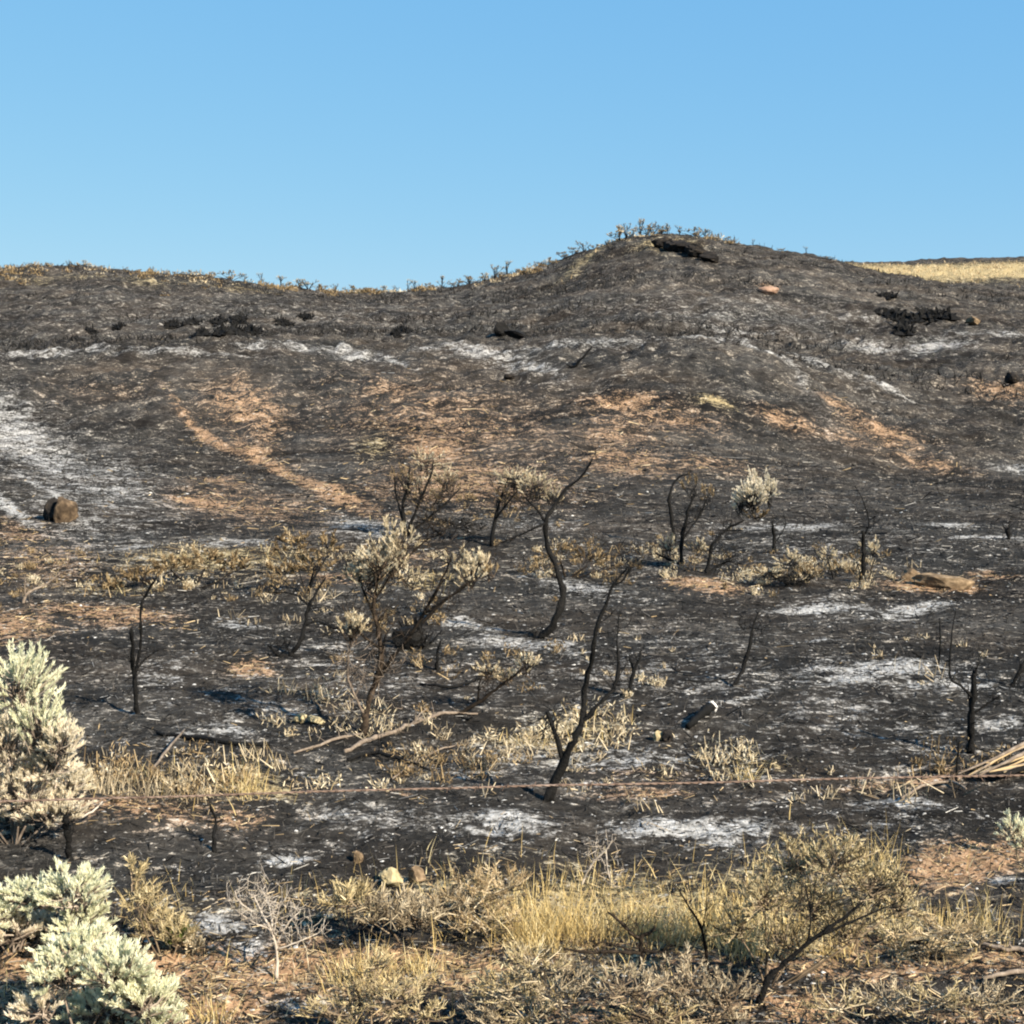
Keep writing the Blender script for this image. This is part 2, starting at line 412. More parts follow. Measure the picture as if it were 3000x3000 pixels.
SOIL = [(1500, 3230, 2600, 130, 0, 1.1), (3420, 2760, 380, 160, 0, .9), (-420, 2800, 380, 160, 0, .9), (600, 2850, 260, 60, 0, 1.5), (950, 2840, 260, 50, 0, 1.4), (1250, 2850, 200, 50, 0, 1.3), (620, 2985, 160, 50, 0, 1.5), (100, 2960, 220, 90, 0, 1.3), (2830, 2515, 160, 45, -8, 1.4), (520, 2870, 200, 50, 0, 1.0), (1500, 2780, 200, 40, 0, .7), (2050, 2820, 200, 50, 0, .8), (2350, 2830, 200, 40, 0, .8), (2650, 2840, 220, 40, 0, .7), (2900, 2800, 160, 50, 0, .7), (2250, 2950, 120, 40, 0, .9), (720, 1190, 110, 60, 15, .9), (780, 1230, 60, 70, 20, .7), (640, 1300, 150, 13, 32, 1.25), (820, 1380, 170, 14, 27, 1.25), (960, 1430, 110, 14, 20, 1.1), (780, 1320, 60, 40, 40, .6), (640, 1410, 80, 18, 0, .75),
        (580, 1470, 90, 8, 5, 1.0), (720, 1480, 220, 40, 5, .55), (1150, 1150, 100, 26, 5, .6), (1300, 1250, 330, 110, 12, .62), (1280, 1330, 110, 45, 10, 1.0), (1350, 1400, 240, 50, 0, .85),
        (1830, 1190, 120, 24, 3, .95), (1800, 1270, 130, 50, 5, .7), (1950, 1230, 160, 40, 5, .7), (1830, 1350, 150, 30, 5, .8), (2060, 1360, 170, 22, 0, .6), (2300, 1230, 80, 26, 5, .9), (2460, 1190, 80, 26, 15, .7),
        (2600, 1270, 110, 34, 15, .9), (2480, 1290, 120, 30, 5, .6), (2720, 1360, 110, 18, 10, .75), (2930, 1140, 90, 28, 5, .75), (2250, 840, 30, 12, 0, .8), (150, 1640, 160, 60, 5, .5), (60, 1560, 90, 40, 10, .5),
        (300, 1790, 170, 22, 3, .95), (40, 1830, 110, 40, 0, .8), (740, 1955, 55, 20, 0, 1.0), (2060, 1710, 90, 14, 5, 1.15), (2730, 1710, 110, 18, 0, 1.1), (2900, 1690, 70, 8, 0, .8),
        (250, 1140, 200, 34, 0, .3), (1850, 2260, 180, 18, 0, .5), (1900, 2330, 140, 16, 0, .7), (1200, 2330, 80, 14, 0, .6), (400, 2370, 220, 30, 0, .75), (700, 2400, 120, 30, 0, .6), (2700, 2290, 200, 14, -5, .6),
        (2820, 2520, 150, 40, -8, 1.1), (2730, 2540, 80, 16, 0, 1.1), (560, 2830, 180, 60, 0, 1.2), (900, 2830, 250, 50, 0, 1.0), (1250, 2830, 230, 60, 0, .9), (650, 2970, 150, 50, 0, 1.1), (130, 2900, 220, 120, 0, .9),
        (1080, 2980, 150, 40, 0, .7), (1800, 2960, 300, 60, 0, .7), (2350, 2970, 150, 60, 0, 1.0), (2800, 2980, 250, 50, 0, .8), (2500, 2780, 200, 60, 0, .7), (1800, 2740, 330, 70, 0, .8), (1000, 1690, 120, 12, 0, .6), (1150, 1640, 140, 20, 0, .5), (600, 1660, 160, 30, 0, .4)]
STRAW = [(1500, 3180, 2600, 90, 0, .7), (3420, 2700, 380, 110, 0, .9), (-420, 2750, 380, 110, 0, .8), (1550, 2700, 200, 80, 0, .9), (2100, 2700, 200, 80, 0, 1.0), (1250, 2860, 260, 50, 0, .7), (2300, 2760, 250, 60, 0, .8), (1700, 2850, 300, 60, 0, .5), (2700, 2700, 250, 60, 0, .6), (2860, 790, 460, 26, 0, 1.25), (250, 812, 420, 6, 0, .32), (120, 830, 60, 8, 0, .4), (430, 826, 60, 8, 0, .45), (700, 850, 160, 6, 0, .35), (1720, 745, 90, 14, -20, .5), (1950, 720, 70, 14, 0, .9), (1120, 840, 200, 8, 0, .5), (1100, 1300, 60, 30, 0, .4),
         (2100, 1170, 50, 20, 0, .8), (600, 1640, 240, 36, 0, .75), (330, 1730, 150, 24, 0, .5), (1250, 1700, 100, 24, 0, .6), (2250, 2240, 80, 14, 0, .8), (1700, 2150, 130, 60, 0, .6), (1550, 2180, 120, 30, 0, .7),
         (720, 2290, 150, 40, 0, .8), (450, 2290, 220, 40, 0, .5), (1900, 2680, 420, 120, 0, .9), (1450, 2620, 260, 90, 0, .6), (1000, 2650, 260, 80, 0, .45), (2500, 2640, 260, 120, 0, .55), (2750, 2770, 280, 60, 0, .55), (500, 2720, 120, 80, 0, .5),
         (1300, 2840, 300, 60, 0, .5)]

def patch_frames(lst):
    out = []
    for cx, cy, rx, ry, a, s in lst:
        c = hit(cx, cy)[:2]
        a = math.radians(a)
        e1 = np.array([math.cos(a), math.sin(a)]) * rx; e2 = np.array([-math.sin(a), math.cos(a)]) * ry
        J = []
        for e in (e1, e2):                      # a small step in the photo, carried onto the land
            p = c0 = None
            yy = c[1]; sl = (float(hsmooth(c[0], yy + .5)) - float(hsmooth(c[0], yy - .5)))
            # dz/dy slope of land and the sight line's slope give the depth change per photo row
            los = (EYE - cy) / F
            dyd = e[1] * yy / F / -max(sl - los, 0.06)
            J.append(np.array([e[0] * yy / F + dyd * (cx - 1500) / F, dyd]))
        A = np.array(J).T
        if abs(np.linalg.det(A)) < 1e-6: continue
        out.append((c, np.linalg.inv(A), s))
    return out

def mask(x, y, frames, fall=0.62):
    m = np.zeros(x.shape)
    for c, Ai, s in frames:
        dx = x - c[0]; dy = y - c[1]
        u = Ai[0, 0]*dx + Ai[0, 1]*dy; w = Ai[1, 0]*dx + Ai[1, 1]*dy
        d = u*u + w*w
        m = np.maximum(m, s * np.exp(-fall * d) * (d < 9))
    return m

FR = [patch_frames(l) for l in (ASH, SOIL, STRAW)]

# ------------------------------------------------------------------ ground sheet
def build_ground():
    rows = np.concatenate([np.linspace(-60, 3.5, 24)[:-1], np.geomspace(3.5, 300, 860), np.geomspace(310, 9000, 24)])
    u = np.concatenate([-np.geomspace(0.46, 3.0, 40)[::-1], np.linspace(-0.455, 0.455, 500), np.geomspace(0.46, 3.0, 40)])
    Y = np.repeat(rows[:, None], len(u), 1)
    X = u[None] * np.maximum(rows, 5.0)[:, None] * (1 + 3 * sstep(4.0, -30, rows))[:, None]
    Z = H(X, Y)
    n, m = X.shape
    v = np.stack([X, Y, Z], -1).reshape(-1, 3)
    i = np.arange(n - 1)[:, None] * m; j = np.arange(m - 1)[None]
    q = np.stack([i + j, i + j + 1, i + m + j + 1, i + m + j], -1).reshape(-1, 4)
    mb = MB(); mb.add(v, q)
    me = mb.mesh('ground', ground_mat(), True)
    ms = [mask(X, Y, f, fl).ravel() * k for f, fl, k in zip(FR, (1.0, 0.6, 0.7), (np.where(Y > 52, 0.74, 1.02).ravel(), np.where(Y > 33, 0.68, 1.0).ravel(), 0.95))]
    a = me.attributes.new('patch', 'FLOAT_VECTOR', 'POINT')
    a.data.foreach_set('vector', np.stack(ms, -1).astype(np.float32).ravel())
    o = ob('ground', me)
    tag(o, 'burnt hillside and flat of black char, grey ash and orange soil', kind='structure')
    return o

def ground_mat():
    m, nt = newmat('burnt_ground')
    co = nd(nt, 'ShaderNodeTexCoord').outputs['Object']
    at = nd(nt, 'ShaderNodeAttribute', attribute_name='patch')
    sep = nd(nt, 'ShaderNodeSeparateXYZ'); nt.links.new(at.outputs['Vector'], sep.inputs[0])
    ash, soil, straw = sep.outputs
    mp = nd(nt, 'ShaderNodeMapping'); mp.inputs['Scale'].default_value = (0.85, 1.4, 1.0); nt.links.new(co, mp.inputs[0]); cs = mp.outputs[0]
    nL = noise(nt, cs, 0.22, 6, 0.68)
    nM = noise(nt, cs, 1.6, 7, 0.72, 0.4)
    nF = noise(nt, co, 19.0, 5, 0.75, 0.3)
    nG = noise(nt, cs, 6.5, 6, 0.78, 0.5)
    # char: black to charcoal grey, with scattered paler flecks
    f = math_(nt, 'ADD', math_(nt, 'MULTIPLY', nM, 0.55), math_(nt, 'MULTIPLY', nG, 0.45))
    char = ramp(nt, f, [(0.36, (0.018, 0.018, 0.0175)), (0.46, (0.038, 0.037, 0.0355)), (0.54, (0.058, 0.056, 0.053)), (0.63, (0.115, 0.110, 0.103))])
    char = mixc(nt, ramp(nt, nL, [(0.40, (0, 0, 0)), (0.66, (0.75, 0.75, 0.75))]), char, ramp(nt, f, [(0.36, (0.018, 0.014, 0.011)), (0.53, (0.072, 0.056, 0.043)), (0.65, (0.19, 0.15, 0.11))]))
    nB = noise(nt, cs, 0.13, 4, 0.62, 0.6)
    nC = noise(nt, cs, 0.55, 4, 0.65, 0.3)
    burn = ramp(nt, math_(nt, 'ADD', math_(nt, 'MULTIPLY', nB, 0.6), math_(nt, 'MULTIPLY', nC, 0.4)), [(0.40, (0.30, 0.30, 0.30)), (0.50, (0.56, 0.56, 0.555)), (0.61, (1.0, 0.985, 0.96))])
    fl = ramp(nt, math_(nt, 'ADD', math_(nt, 'MULTIPLY', nG, 0.6), math_(nt, 'MULTIPLY', nF, 0.4)), [(0.515, (0, 0, 0)), (0.60, (1, 1, 1))])
    fl = math_(nt, 'MULTIPLY', fl, ramp(nt, nC, [(0.42, (0.06, 0.06, 0.06)), (0.60, (0.62, 0.62, 0.62))]))
    char = mixc(nt, fl, char, (0.27, 0.255, 0.23))
    char = mixc(nt, 1.0, char, burn, 'MULTIPLY')
    # masks broken by the noises
    def brk(att, lo, hi, k1=2.6, k2=2.9):
        s = math_(nt, 'ADD', att, math_(nt, 'MULTIPLY', math_(nt, 'SUBTRACT', nM, 0.5), k1))
        s = math_(nt, 'ADD', s, math_(nt, 'MULTIPLY', math_(nt, 'SUBTRACT', nG, 0.5), k2))
        s = math_(nt, 'ADD', s, math_(nt, 'MULTIPLY', math_(nt, 'SUBTRACT', nF, 0.5), 2.0))
        return ramp(nt, s, [(lo, (0, 0, 0)), (hi, (1, 1, 1))])
    soilc = ramp(nt, nF, [(0.3, (0.11, 0.067, 0.041)), (0.5, (0.30, 0.188, 0.11)), (0.68, (0.48, 0.325, 0.205))])
    strawc = ramp(nt, nF, [(0.3, (0.12, 0.09, 0.045)), (0.5, (0.32, 0.25, 0.13)), (0.7, (0.50, 0.42, 0.25))])
    ashc = ramp(nt, nF, [(0.3, (0.13, 0.127, 0.12)), (0.5, (0.34, 0.332, 0.315)), (0.68, (0.62, 0.61, 0.59))])
    c = mixc(nt, brk(soil, 0.46, 0.76), char, soilc)
    c = mixc(nt, brk(straw, 0.46, 0.80), c, strawc)
    c = mixc(nt, brk(ash, 0.38, 1.25), c, ashc)
    p = nd(nt, 'ShaderNodeBsdfPrincipled'); p.inputs['Roughness'].default_value = 0.95; p.inputs['Specular IOR Level'].default_value = 0.05
    nt.links.new(c, p.inputs['Base Color'])
    b1 = nd(nt, 'ShaderNodeBump'); b1.inputs['Strength'].default_value = 0.55; b1.inputs['Distance'].default_value = 0.16
    nt.links.new(f, b1.inputs['Height'])
    b2 = nd(nt, 'ShaderNodeBump'); b2.inputs['Strength'].default_value = 0.6; b2.inputs['Distance'].default_value = 0.03
    nt.links.new(nF, b2.inputs['Height']); nt.links.new(b1.outputs[0], b2.inputs['Normal'])
    nt.links.new(b2.outputs[0], p.inputs['Normal'])
    out = nd(nt, 'ShaderNodeOutputMaterial'); nt.links.new(p.outputs[0], out.inputs['Surface'])
    return m

build_ground()

# ------------------------------------------------------------------ countless litter lying on the ground
def scatter(n, y0, y1, seed, rmax=0.42, power=1.0):
    rng = np.random.default_rng(seed)
    t = rng.random(n)
    y = (y0 ** -power + t * (y1 ** -power - y0 ** -power)) ** (-1 / power)
    x = rng.uniform(-rmax, rmax, n) * y
    return x, y, rng

def flatdirs(n, rng, tilt=0.25):
    a = rng.random(n) * 6.283
    return np.stack([np.cos(a), np.sin(a), rng.normal(0, tilt, n)], 1)

def litter():
    # charred sticks and crumbs
    mb = MB()
    x, y, rng = scatter(26000, 5.0, 130, 101, power=0.55)
    P = np.stack([x, y, H(x, y) + 0.004], 1); k = np.clip(y / 14, 0.6, 2.6)
    bars(mb, P, flatdirs(len(x), rng), rng.lognormal(-2.6, 0.6, len(x)) * k, 0.0045 * k * rng.uniform(0.5, 1.8, len(x)), rng)
    x, y, rng = scatter(26000, 5.0, 130, 102, power=0.5)
    P = np.stack([x, y, H(x, y)], 1); k = np.clip(y / 14, 0.6, 2.6)
    chips(mb, P, 0.016 * k * np.minimum(rng.lognormal(0, 0.5, len(x)), 1.8), 0.45, rng)
    tag(ob('charred_litter', mb.mesh('charred_litter', M['litter'])), 'black charred sticks and crumbs littering the burnt ground', kind='stuff')
    # pale ash crumbs and bleached sticks
    mb = MB()
    x, y, rng = scatter(30000, 5.0, 125, 103, power=0.5)
    am = mask(x, y, FR[0]); keep = rng.random(len(x)) < 0.22 + 0.8 * am
    x, y = x[keep], y[keep]
    P = np.stack([x, y, H(x, y) + 0.003], 1); k = np.clip(y / 14, 0.6, 2.4)
    chips(mb, P, 0.013 * k * np.minimum(rng.lognormal(0, 0.55, len(x)), 1.8), 0.3, rng)
    x, y, rng = scatter(4500, 5.0, 110, 104, power=0.6)
    P = np.stack([x, y, H(x, y) + 0.006], 1); k = np.clip(y / 14, 0.6, 3)
    bars(mb, P, flatdirs(len(x), rng, 0.15), rng.lognormal(-2.8, 0.6, len(x)) * k, 0.0028 * k * rng.uniform(0.5, 1.5, len(x)), rng)
    tag(ob('ash_crumbs', mb.mesh('ash_crumbs', M['flake'])), 'pale grey ash crumbs and bleached sticks strewn over the char', kind='stuff')
    # tan straw bits where soil and unburnt grass show
    mb = MB()
    x, y, rng = scatter(70000, 5.0, 120, 105, power=0.6)
    sm = np.maximum(mask(x, y, FR[1]), mask(x, y, FR[2])); keep = rng.random(len(x)) < 0.008 + 0.8 * sm ** 1.3
    x, y = x[keep], y[keep]
    P = np.stack([x, y, H(x, y) + 0.006], 1); k = np.clip(y / 14, 0.6, 3)
    bars(mb, P, flatdirs(len(x), rng, 0.3), rng.lognormal(-2.7, 0.5, len(x)) * k, 0.003 * k * rng.uniform(0.6, 1.6, len(x)), rng)
    tag(ob('tan_litter', mb.mesh('tan_litter', M['tanbit'])), 'tan straw and twig bits scattered over orange soil', kind='stuff')
litter()

def grass_cover():
    # burnt stubble: short dark and tan stalks everywhere
    mb = MB()
    x, y, rng = scatter(30000, 5.0, 90, 111, power=0.6)
    P = np.stack([x, y, H(x, y) - 0.005], 1); k = np.clip(y / 14, 0.6, 3.5)
    blades(mb, P, flatdirs(len(x), rng, 0) * 0.5, rng.lognormal(-2.8, 0.5, len(x)) * k, 0.005 * k, rng)
    tag(ob('burnt_stubble', mb.mesh('burnt_stubble', M['litter'])), 'short black stubble left standing on the burnt ground', kind='stuff')
    # unburnt straw-coloured grass
    mb = MB()
    x, y, rng = scatter(110000, 4.2, 30, 112, rmax=0.55, power=0.9)
    gm = np.clip(mask(x, y, FR[2]) - 0.35 * mask(x, y, FR[1]) - 0.6 * mask(x, y, FR[0]), 0, 2) + 0.07 * mask(x, y, FR[1])
    gm = gm * (0.5 + 1.6 * np.clip(fbm(x, y, 0.35, 2, 77) + 0.25, 0, 1))
    keep = rng.random(len(x)) < 0.85 * gm ** 1.3
    x, y = x[keep], y[keep]
    P = np.stack([x, y, H(x, y) - 0.01], 1); k = np.clip(y / 8, 0.8, 2)
    blades(mb, P, flatdirs(len(x), rng, 0) * rng.uniform(0.1, 0.7, (len(x), 1)), np.minimum(rng.lognormal(-2.45, 0.5, len(x)), 0.22), 0.004 * k * rng.uniform(0.6, 1.4, len(x)), rng)
    tag(ob('dry_grass', mb.mesh('dry_grass', M['straw'])), 'unburnt straw coloured grass on the verge and slopes', kind='stuff')
    # far grass on the ridges
    mb = MB()
    x, y, rng = scatter(60000, 95, 240, 113, power=-0.5)
    gm = mask(x, y, FR[2]); keep = rng.random(len(x)) < np.where(x < 20, 0.18, 1.0) * gm ** 1.5
    x, y = x[keep], y[keep]
    P = np.stack([x, y, H(x, y) - 0.02], 1)
    blades(mb, P, flatdirs(len(x), rng, 0) * 0.6, rng.uniform(0.15, 0.5, len(x)), 0.06 * y / 110, rng)
    tag(ob('ridge_grass', mb.mesh('ridge_grass', M['tanbit'])), 'tan grass covering the skyline ridges', kind='stuff')
grass_cover()

# ------------------------------------------------------------------ woody plants
def line3(pts, y0, rng, wob=0.25, anchor=None):
    """photo polyline [(px, py, width px)] -> 3D points and radii, wandering in depth as real branches do"""
    out = []; rad = []; d = 0.0; prev = None
    for i, p in enumerate(pts):
        if prev is not None:
            d += rng.normal(0, wob) * math.hypot(p[0] - prev[0], p[1] - prev[1]) / F * y0
        out.append(ray(p[0], p[1], y0 + d)); rad.append(p[2] * 0.33 / F * y0); prev = p
    return np.array(out), np.array(rad)

def limb(mb, pts, y0, rng, sides=6, sub=4, r=0.4, start=None, wob=0.25):
    P, R = line3(pts, y0, rng, wob)
    if start is not None: P = P + (start - P[0]) * np.linspace(1, 0.0, len(P))[:, None] * np.array([0, 1, 0]); P[0] = start
    S = smooth_line(P, sub, 0.0, rng)
    Rr = np.interp(np.linspace(0, len(R) - 1, len(S)), np.arange(len(R)), R)
    S[1:-1] += rng.normal(0, 1, (len(S) - 2, 3)) * Rr[1:-1, None] * 0.22
    tube(mb, S, Rr * rng.uniform(0.8, 1.2, len(S)), sides, r + rng.uniform(-.2, .2), True, 0.14, rng)
    return S, Rr

def twigs_from(mb, S, R, n, length, rng, up=0.6, rscale=0.35, lo=0.35, r=0.4, minr=0.0028):
    tips = []
    for _ in range(n):
        i = int(rng.integers(int(len(S) * lo), len(S)))
        d = nrm(rng.normal(0, 1, 3) + np.array([0, 0, up]))
        L = length * rng.uniform(0.4, 1.2)
        a = S[i]; b = a + d * L * 0.5 + rng.normal(0, 0.06 * L, 3); c = b + nrm(d + rng.normal(0, 0.35, 3) + np.array([0, 0, 0.25])) * L * 0.5
        r0 = max(R[i] * rscale, minr)
        tube(mb, np.array([a, b, c]), [r0, r0 * 0.7, r0 * 0.35], 4, r + rng.uniform(-.3, .3), True)
        tips.append((b, c))
    return tips

def clump(mbt, mbl, c, rad, n, rng, style='spike', root=None, leaf=(0.022, 0.006), per=26, tw=0.0022, thatch=0):
    """a tuft of leafy twigs filling an ellipsoid, growing from its foot"""
    foot = np.array(c) - np.array([0, 0, rad[2] * 0.95]) if root is None else np.array(root)
    u = nrm(rng.normal(0, 1, (n, 3))) * (rng.uniform(0.45, 1.0, (n, 1)) ** 0.6)
    u *= np.where(rng.random((n, 1)) < 0.22, rng.uniform(1.0, 1.35, (n, 1)), 1.0)
    u[:, 2] = np.where(u[:, 2] < -0.35, -u[:, 2] * 0.6, u[:, 2])
    T = np.array(c) + u * np.array(rad)
    f0 = foot; up_ = np.array(c) - f0
    for t in T:
        foot = f0 + up_ * rng.uniform(0, 0.75) + rng.normal(0, 0.22, 3) * np.array(rad) * (0.4 + 0.6 * rng.random())
        mid = foot + (t - foot) * 0.55 + np.array([rng.normal(0, .06) * rad[0], rng.normal(0, .06) * rad[1], -0.06 * rad[2]])
        d = nrm(t - mid + np.array([0, 0, 0.35 * np.linalg.norm(t - mid)]))
        tip = t + d * 0.02
        tube(mbt, np.array([foot + rng.normal(0, .01, 3), mid, t, tip]), [tw * 1.8, tw * 1.3, tw, tw * 0.5], 3, rng.random(), False)
        L = np.linalg.norm(tip - mid)
        if style == 'spike':
            k = per; s = rng.uniform(0.25, 1.0, k)
            B = mid + (tip - mid) * s[:, None]
            D = d + rng.normal(0, 0.38, (k, 3)) + np.array([0, 0, 0.35])
            base = np.clip(rng.normal(0.6, 0.2) + rng.normal(0, 0.2, k), 0, 1)
            leaves(mbl, B, D, leaf[0] * rng.uniform(0.6, 1.3, k), leaf[1] * rng.uniform(0.7, 1.3, k), rng, base)
        elif style == 'twiggy':
            k = per; s = rng.uniform(0.1, 1.0, k)
            B = mid + (tip - mid) * s[:, None]
            D = d + rng.normal(0, 0.7, (k, 3)) + np.array([0, 0, 0.3])
            base = np.clip(rng.normal(0.45, 0.2) + rng.normal(0, 0.22, k), 0, 1)
            bars(mbl, B + nrm(D) * leaf[0] * 0.5, D, leaf[0] * rng.uniform(0.5, 1.4, k), leaf[1] * rng.uniform(0.5, 1.2, k), rng, base)

def snag(name, label, cat, trunk, branches=(), mat='char', group=None, seed=1, twn=(3, 0.12), wob=0.25, depth=None, bmats=None):
    """bare stems: a trunk and each main branch its own part; branches start near a trunk point index"""
    rng = np.random.default_rng(seed)
    g = hit(trunk[0][0], trunk[0][1]) if depth is None else ray(trunk[0][0], trunk[0][1], depth)
    y0 = g[1]
    root = thing(name, label, cat, g, group)
    mr = min(.0030, .00024 * y0)
    mb = MB()
    tr = [(trunk[0][0], trunk[0][1], trunk[0][2])] + list(trunk[1:])
    S, R = limb(mb, tr, y0, rng, 7, wob=wob)
    # let the foot reach into the soil
    foot = np.array([S[0] + np.array([0, 0, -0.10]), S[0], S[1]])
    tube(mb, foot, [R[0] * 1.5, R[0] * 1.15, R[1]], 7, 0.35, True, 0.1, rng)
    if twn[0]:
        for b_, c_ in twigs_from(mb, S, R, twn[0] * 3, twn[1] * 1.3, rng, r=0.3, rscale=0.28, minr=mr):
            twigs_from(mb, np.array([b_, c_]), np.array([.004, .003]), 3, twn[1] * .7, rng, lo=0.0, minr=mr)
    part('trunk', mb, M[mat], root, True)
    for bi, b in enumerate(branches):
        mb = MB()
        p0 = b[0]
        # attach at the nearest trunk point in the photo plane
        pr = np.array([1500 + F * S[:, 0] / S[:, 1], EYE - F * (S[:, 2] - ZC) / S[:, 1]]).T
        dd = np.hypot(pr[:, 0] - p0[0], pr[:, 1] - p0[1]); i = int(np.argmin(dd))
        if dd[i] > 45:
            gb = hit(p0[0], p0[1]); st = ray(p0[0], p0[1], gb[1] if depth is None else depth)
            B, BR = limb(mb, b, st[1], rng, 6, wob=wob)
        else:
            B, BR = limb(mb, b, S[i, 1], rng, 6, start=S[i], wob=wob)
        if twn[0]:
            for b_, c_ in twigs_from(mb, B, BR, twn[0] * 3, twn[1] * 1.3, rng, r=0.3, rscale=0.28, minr=mr):
                twigs_from(mb, np.array([b_, c_]), np.array([.004, .003]), 3, twn[1] * .7, rng, lo=0.0, minr=mr)
        part('branch', mb, M[(bmats or {}).get(bi, mat)], root, True)
    return root, S, R, y0

def bush(name, label, cat, base, clumps, mats=('brownbark', 'tanleaf'), group=None, seed=1, stems=None, style='spike', leaf=(0.024, 0.007), per=26, tw=0.0025, stemw=9, depth=None, dspread=0.6):
    """clumps: (cx, cy, rx, ry, tips[, leaf material]) in photo pixels at the bush's own distance"""
    rng = np.random.default_rng(seed)
    g = hit(*base) if depth is None else np.array(ray(base[0], base[1], depth))
    if depth is not None: g[2] = float(H(g[0], g[1]))
    y0 = g[1]
    root = thing(name, label, cat, g, group)
    mbs = MB()
    for k, cl in enumerate(clumps):
        cx, cy, rx, ry, n = cl[:5]
        dy = rng.normal(0, 0.5) * rx / F * y0 * dspread
        c = ray(cx, cy, y0 + dy); rad = np.array([rx, rx * 0.9, ry]) / F * y0
        foot = c - np.array([0, 0, rad[2] * rng.uniform(0.1, 0.7)])
        w = rng.uniform(0.5, 1.1) * stemw / F * y0 * 0.5
        a = g + np.array([rng.normal(0, w), rng.normal(0, w), -0.05])
        m1 = a + (foot - a) * 0.5 + np.array([rng.normal(0, .05), rng.normal(0, .05), -0.03 * 1]) * np.linalg.norm(foot - a)
        Sx = smooth_line(np.array([a, m1, foot]), 4)
        mst = MB()
        tube(mst, Sx, np.linspace(w, w * 0.45, len(Sx)), 6, 0.4 + rng.uniform(-.2, .2), True, 0.08, rng)
        mbl = MB()
        clump(mst, mbl, c, rad, n, rng, style, foot, leaf, per, tw)
        part('stem', mst, M[mats[0]], root, True)
        part('foliage', mbl, M[cl[5] if len(cl) > 5 else mats[1]], root)
    return root

def rock(name, label, cat, px, py, w, h, mat, seed=1, group=None, d=None, tilt=0.0, sink=0.25, soft=0.2):
    """an angular stone; px, py its foot in the photo, w and h its size in photo pixels"""
    rng = np.random.default_rng(seed)
    g = hit(px, py); y0 = g[1]; k = y0 / F
    bm = bmesh.new(); bmesh.ops.create_icosphere(bm, subdivisions=3, radius=1.0)
    pl = nrm(rng.normal(0, 1, (14, 3))); off = rng.uniform(0.42, 0.80, 14)
    v = np.array([q.co[:] for q in bm.verts])
    for n_, o_ in zip(pl, off):
        dd = v @ n_ - o_; v = v - np.where(dd > 0, dd, 0)[:, None] * n_ * (1 - soft)
    v += nrm(v) * (0.16 * fbm(v[:, 0] + 3 * v[:, 2], v[:, 1] - 2 * v[:, 2], 0.5, 3, seed))[:, None]
    v += 0.02 * rng.normal(0, 1, v.shape)
    v[:, 0] *= w * k * 0.62; v[:, 1] *= (d or w * 0.8) * k * 0.62; v[:, 2] *= h * k * 0.68
    ct, st = math.cos(tilt), math.sin(tilt)
    v = np.stack([v[:, 0]*ct - v[:, 2]*st, v[:, 1], v[:, 0]*st + v[:, 2]*ct], 1)
    v[:, 2] += h * k * (0.5 - sink * 0.5)
    mb = MB(); mb.add(v, None, [[q.index for q in f.verts] for f in bm.faces], rng.random(len(v)) * 0.4 + 0.3)
    bm.free()
    o = ob(name, mb.mesh(name, M[mat], False), None, tuple(g)); tag(o, label, cat, group)
    return o

def burnt_clump(name, label, px, py, w, h, seed, group=None, cs=1.0):
    """a low clump of charred stubs and black crumbs"""
    rng = np.random.default_rng(seed); g = hit(px, py); k = g[1] / F; mb = MB()
    n = int(30 + w * 0.5)
    P = np.stack([rng.normal(0, w * k * .24, n), rng.normal(0, w * k * .3, n), np.zeros(n)], 1)
    P[:, 2] = H(P[:, 0] + g[0], P[:, 1] + g[1]) - g[2]
    D = rng.normal(0, .55, (n, 3)) + [0, 0, .9]; L = h * k * rng.uniform(.35, 1.15, n)
    bars(mb, P + nrm(D) * L[:, None] * .35, D, L, w * k * rng.uniform(.035, .10, n), rng, rng.uniform(0, .5, n))
    chips(mb, P + [0, 0, h * k * .12], cs * h * k * rng.uniform(.25, .55, n), .9, rng, rng.uniform(0, .4, n))
    o = ob(name, mb.mesh(name, M['char']), None, tuple(g))
    return tag(o, label, 'burnt clump', group)

def tuft(name, label, px, py, hpx, n, mat='straw', seed=1, spread=0.35, group=None, width=0.004, foot=0.05, cat='grass tuft'):
    rng = np.random.default_rng(seed)
    g = hit(px, py); h = hpx / F * g[1]
    mb = MB()
    P = np.clip(rng.normal(0, foot, (n, 3)), -2 * foot, 2 * foot); P[:, 2] = -0.015
    ln = flatdirs(n, rng, 0) * rng.uniform(0.05, spread * 2, (n, 1)) + P * np.array([2.5, 2.5, 0])
    blades(mb, P, ln, h * (0.3 + 0.85 * rng.random(n) ** 1.6), width * rng.uniform(0.6, 1.3, n), rng)
    root = ob(name, mb.mesh(name, M[mat]), None, tuple(g)); tag(root, label, cat, group)
    return root

exec_parts = True
